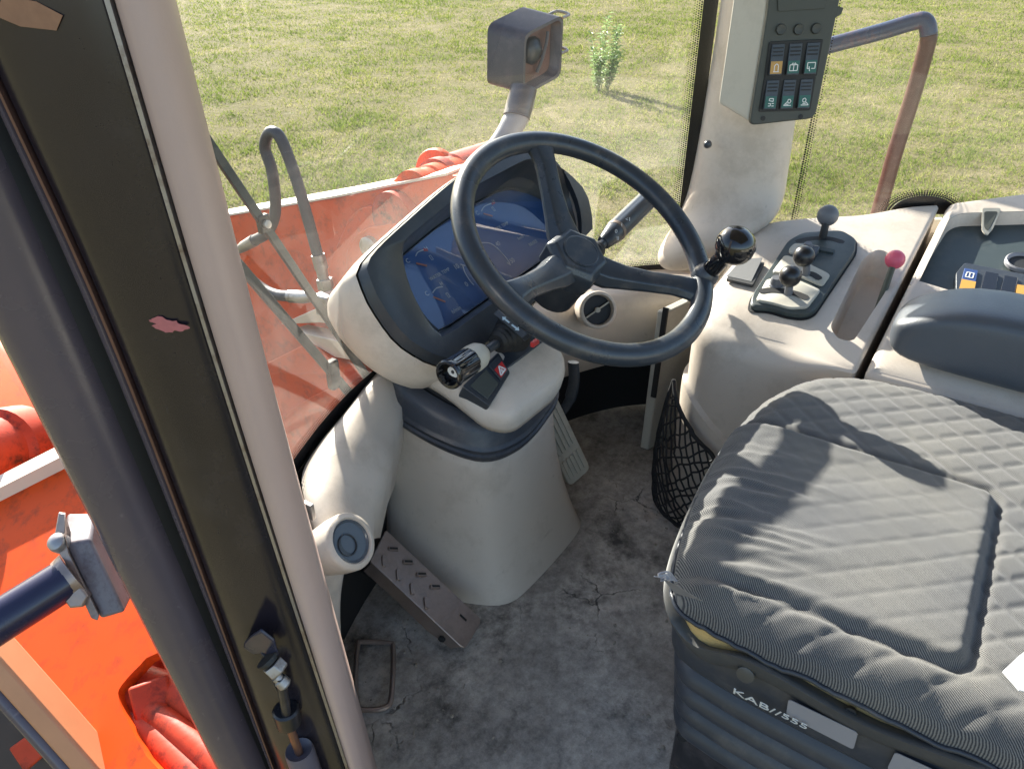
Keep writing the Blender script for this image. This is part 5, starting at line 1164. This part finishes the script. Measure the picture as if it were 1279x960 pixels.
# hydraulic hoses
def hose(label, pts, r_, fit=None):
    t = thing('hydraulic_hose', label, 'hose', pts[-1], 'hydraulic hoses by the loader arm')
    bm = B(); tube(bm, catmull(pts, 7), r_, 14); obj('hose_line', bm, M['hose'], t, smooth=180)
    return t
hx = .45
t = hose('looped black hydraulic hose standing above the loader arm', [at(312, 303, X=hx), at(334, 290, X=hx), at(344, 262, X=hx), at(340, 215, X=hx), at(331, 185, X=hx), at(336, 167, X=hx), at(347, 168, X=hx), at(358, 190, X=hx), at(372, 230, X=hx), at(385, 275, X=hx), at(394, 308, X=hx), at(400, 330, X=hx)], .0148)
for a, b, r_ in (((397, 318), (402, 336), .018), ((401, 334), (405, 352), .015)):
    bm = B(); tube(bm, [at(*a, X=hx), at(*b, X=hx)], r_, 14); obj('crimp', bm, M['metal'], t)
bm = B(); hexbolt(bm, at(405, 348, X=hx), at(408, 366, X=hx)-at(405, 350, X=hx), .022, .03); obj('hex_nut', bm, M['metal'], t)
bm = B(); box(bm, at(411, 378, X=hx+.02), .06, .05, .06); obj('port_block', bm, M['metal'], t, bevel=.004)
bm = B(); tube(bm, [at(318, 300, X=hx), at(304, 308, X=hx), at(292, 316, X=hx)], [.017, .015, .008], 12); obj('end_fitting', bm, M['metal'], t)
t = hose('grey hydraulic hose lying across the loader arm behind the wipers', [at(270, 300, X=hx), at(300, 335, X=hx), at(325, 358, X=hx), at(345, 368, X=hx), at(365, 370, X=hx)], .0155)
bm = B(); tube(bm, [at(362, 370, X=hx), at(380, 371, X=hx), at(392, 370, X=hx)], [.018, .018, .014], 12); obj('crimp', bm, M['metal'], t)

# wiper arms in front of the glass
wm = mat('wiper_steel', (.020, .024, .024), .45, var=.3, vscale=40)
def wiper(label, a, b, w_, ya, yb, pad=None):
    t = thing('windscreen_wiper', label, 'wiper', at(*b, Y=yb), 'wiper arms')
    p, q_ = at(*a, Y=ya), at(*b, Y=yb); d_ = (q_-p).normalized(); s_ = d_.cross(V((0, -1, .3))).normalized(); n_ = s_.cross(d_)
    bm = B(); loft(bm, [[c_+s_*w_+n_*.003, c_+s_*w_-n_*.003, c_-s_*w_-n_*.003, c_-s_*w_+n_*.003] for c_ in (p, q_)], True, True); obj('bar', bm, wm, t, bevel=.001)
    return t, p, q_, s_
t, p, q_, s_ = wiper('upper dark wiper arm with pivot bolt crossing the windscreen', (235, 140), (458, 470), .0068, .42, .345)
bm = B(); c_ = p.lerp(q_, .352); box(bm, c_, .018, .010, .026); obj('pivot_block', bm, M['frit'], t, bevel=.002)
bm = B(); lathe(bm, [(.006, 0), (.006, .004), (.003, .005)], c_+V((0, -.006, 0)), (0, -1, .2), 14); obj('bolt', bm, M['metal'], t)
t, p, q_, s_ = wiper('lower dark wiper arm running down to the trim edge', (225, 245), (440, 495), .0072, .40, .33)
bm = B(); c_ = p.lerp(q_, .86); box(bm, c_, .02, .014, .05); obj('sleeve', bm, M['frit'], t, bevel=.003)

# left loader frame beside the door pillar
LF = thing('loader_mast', 'bright orange loader frame plate left of the door pillar', 'loader mast', at(100, 800, X=-.47))
LP0 = at(120, 800, t=1.08); LN = V((-.46, 0, .89)).normalized()
def lf(px, py, x=-.50): return onpl(px, py, LP0+LN*((-.50-x)*.6), LN)
ol = [lf(-200, 735), lf(0, 626), lf(75, 588), lf(130, 560), lf(330, 520), lf(480, 700), lf(480, 1150), lf(160, 1150), lf(60, 900), lf(-200, 700)]
ol = [lf(-110, 684), lf(0, 626), lf(75, 588), lf(215, 515), lf(285, 700), lf(370, 960), lf(400, 1100), lf(240, 1105), lf(122, 972), lf(0, 836), lf(-110, 720)]
hole = catmull([lf(148, 870), lf(152, 855), lf(175, 830), lf(190, 818), lf(235, 812), lf(290, 900), lf(285, 980), lf(200, 962), lf(160, 900)], 3, True)
bm = B(); va_ = [bm.verts.new(p) for p in ol]; vh = [bm.verts.new(p) for p in hole]; cap_holes(bm, [va_, vh])
r0 = bmesh.ops.extrude_face_region(bm, geom=list(bm.faces)); bmesh.ops.translate(bm, verts=[v for v in r0['geom'] if isinstance(v, bmesh.types.BMVert)], vec=LN*-.02)
obj('plate', bm, M['orange'], LF, smooth=20)
te = [lf(-220, 742, -.502), lf(0, 626, -.502), lf(75, 588, -.502), lf(215, 515, -.502)]
bm = B(); loft(bm, [[p, p+V((.012, .04, .0)), p+V((.012, .04, .02)), p+V((0, 0, .024))] for p in te], True, True); obj('top_flange', bm, M['pale'], LF, smooth=30)
bm = B(); slab(bm, [lf(100, 780, -.38), lf(310, 780, -.38), lf(370, 1080, -.38), lf(100, 1050, -.38)], (.01, 0, 0)); obj('inner_plate', bm, M['oranged'], LF)
for pts, r_, x in ((((140, 855), (180, 880), (250, 935), (300, 985)), .020, -.445), (((150, 895), (200, 925), (260, 985)), .024, -.44), (((165, 845), (215, 862), (270, 900)), .022, -.43)):
    bm = B(); tube(bm, [lf(*p, x) for p in pts], r_, 14); obj('pipe', bm, M['oranged'], LF, smooth=80)
bm = B(); x_ = lf(192, 872, -.445); box(bm, x_, .05, .05, .045, frame((.3, .5, -.6))); obj('fitting', bm, M['oranged'], LF, bevel=.004)
# upper round casting at the frame's edge
bm = B(); p = lf(10, 560, -.42); lathe(bm, [(.05, -.05), (.075, -.04), (.078, .02), (.065, .03), (.065, .10)], p, (-.6, -.3, .3), 28); obj('casting', bm, M['oranged'], LF, smooth=50)
bm = B(); slab(bm, [lf(-160, 520, -.25), lf(-10, 430, -.25), lf(160, 560, -.25), lf(120, 640, -.25), lf(-160, 700, -.25)], (.04, .02, 0)); obj('rear_plate', bm, M['orange'], LF, bevel=.004)
# step rail at lower left
SR = thing('step_rail', 'worn tan steel rail with dark underside at lower left', 'rail', at(60, 900, t=1.0))
ra_ = [at(-120, 712, t=.93), at(0, 845, t=.94), at(60, 912, t=.95), at(120, 980, t=.96), at(220, 1090, t=.97)]
bm = B(); up_ = (at(20, 815, t=.99)-at(0, 840, t=.99)).normalized(); rings = []
for p in ra_: rings.append([p-up_*.013, p+up_*.015, p+up_*.012+cf*.05, p-up_*.018+cf*.05])
loft(bm, rings, True, True); obj('top_face', bm, mat('tan_worn_paint', (.50, .23, .11), .45, var=.2, vscale=10, rvar=.1), SR, bevel=.004)
bm = B(); tube(bm, [p-up_*.023+cf*.012 for p in ra_], .011, 12); obj('edge_tube', bm, M['post'], SR, smooth=180)
bm = B(); hexbolt(bm, at(96, 952, t=.985), -cf, .009, .01); obj('bolt', bm, M['black'], SR)
# dark step well with an orange foot below the rail
WE = thing('step_well', 'dark step recess with dull orange edge under the tan rail', 'step', at(20, 930, t=1.3))
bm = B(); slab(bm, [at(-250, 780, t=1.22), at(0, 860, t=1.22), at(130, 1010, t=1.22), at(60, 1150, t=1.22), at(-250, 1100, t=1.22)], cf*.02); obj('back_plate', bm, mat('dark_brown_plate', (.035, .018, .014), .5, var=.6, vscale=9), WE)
bm = B(); slab(bm, [at(10, 935, t=1.19), at(60, 900, t=1.19), at(70, 930, t=1.19), at(30, 965, t=1.19)], cf*.02); obj('orange_tab', bm, M['oranged'], WE, bevel=.003)

# grit and straw on the floor, too small to pick apart
bm = B(); pts_ = []
for k in range(620):
    x, y = random.uniform(-.40, .34), random.uniform(-.62, .28)
    if -.12 < x < .22 and .03 < y: continue
    s_ = random.choice((.0007, .0009, .0012, .0016, .0024))*random.uniform(.7, 1.3)
    if random.random() < .06:
        a = random.random()*6.28; d_ = V((math.cos(a), math.sin(a), 0))*random.uniform(.006, .014); tube(bm, [V((x, y, .002)), V((x, y, .003))+d_], .0008, 4)
    else:
        bmesh.ops.create_icosphere(bm, subdivisions=1, radius=s_, matrix=Matrix.Translation((x, y, s_*.5)) @ Matrix.Diagonal((random.uniform(.7, 1.6), random.uniform(.7, 1.6), .7, 1)))
tag(obj('floor_debris', bm, mat('grit', (.26, .23, .19), .8, var=.7, vscale=90), smooth=0), 'grit and straw scattered on the cab floor', 'debris', kind='stuff')
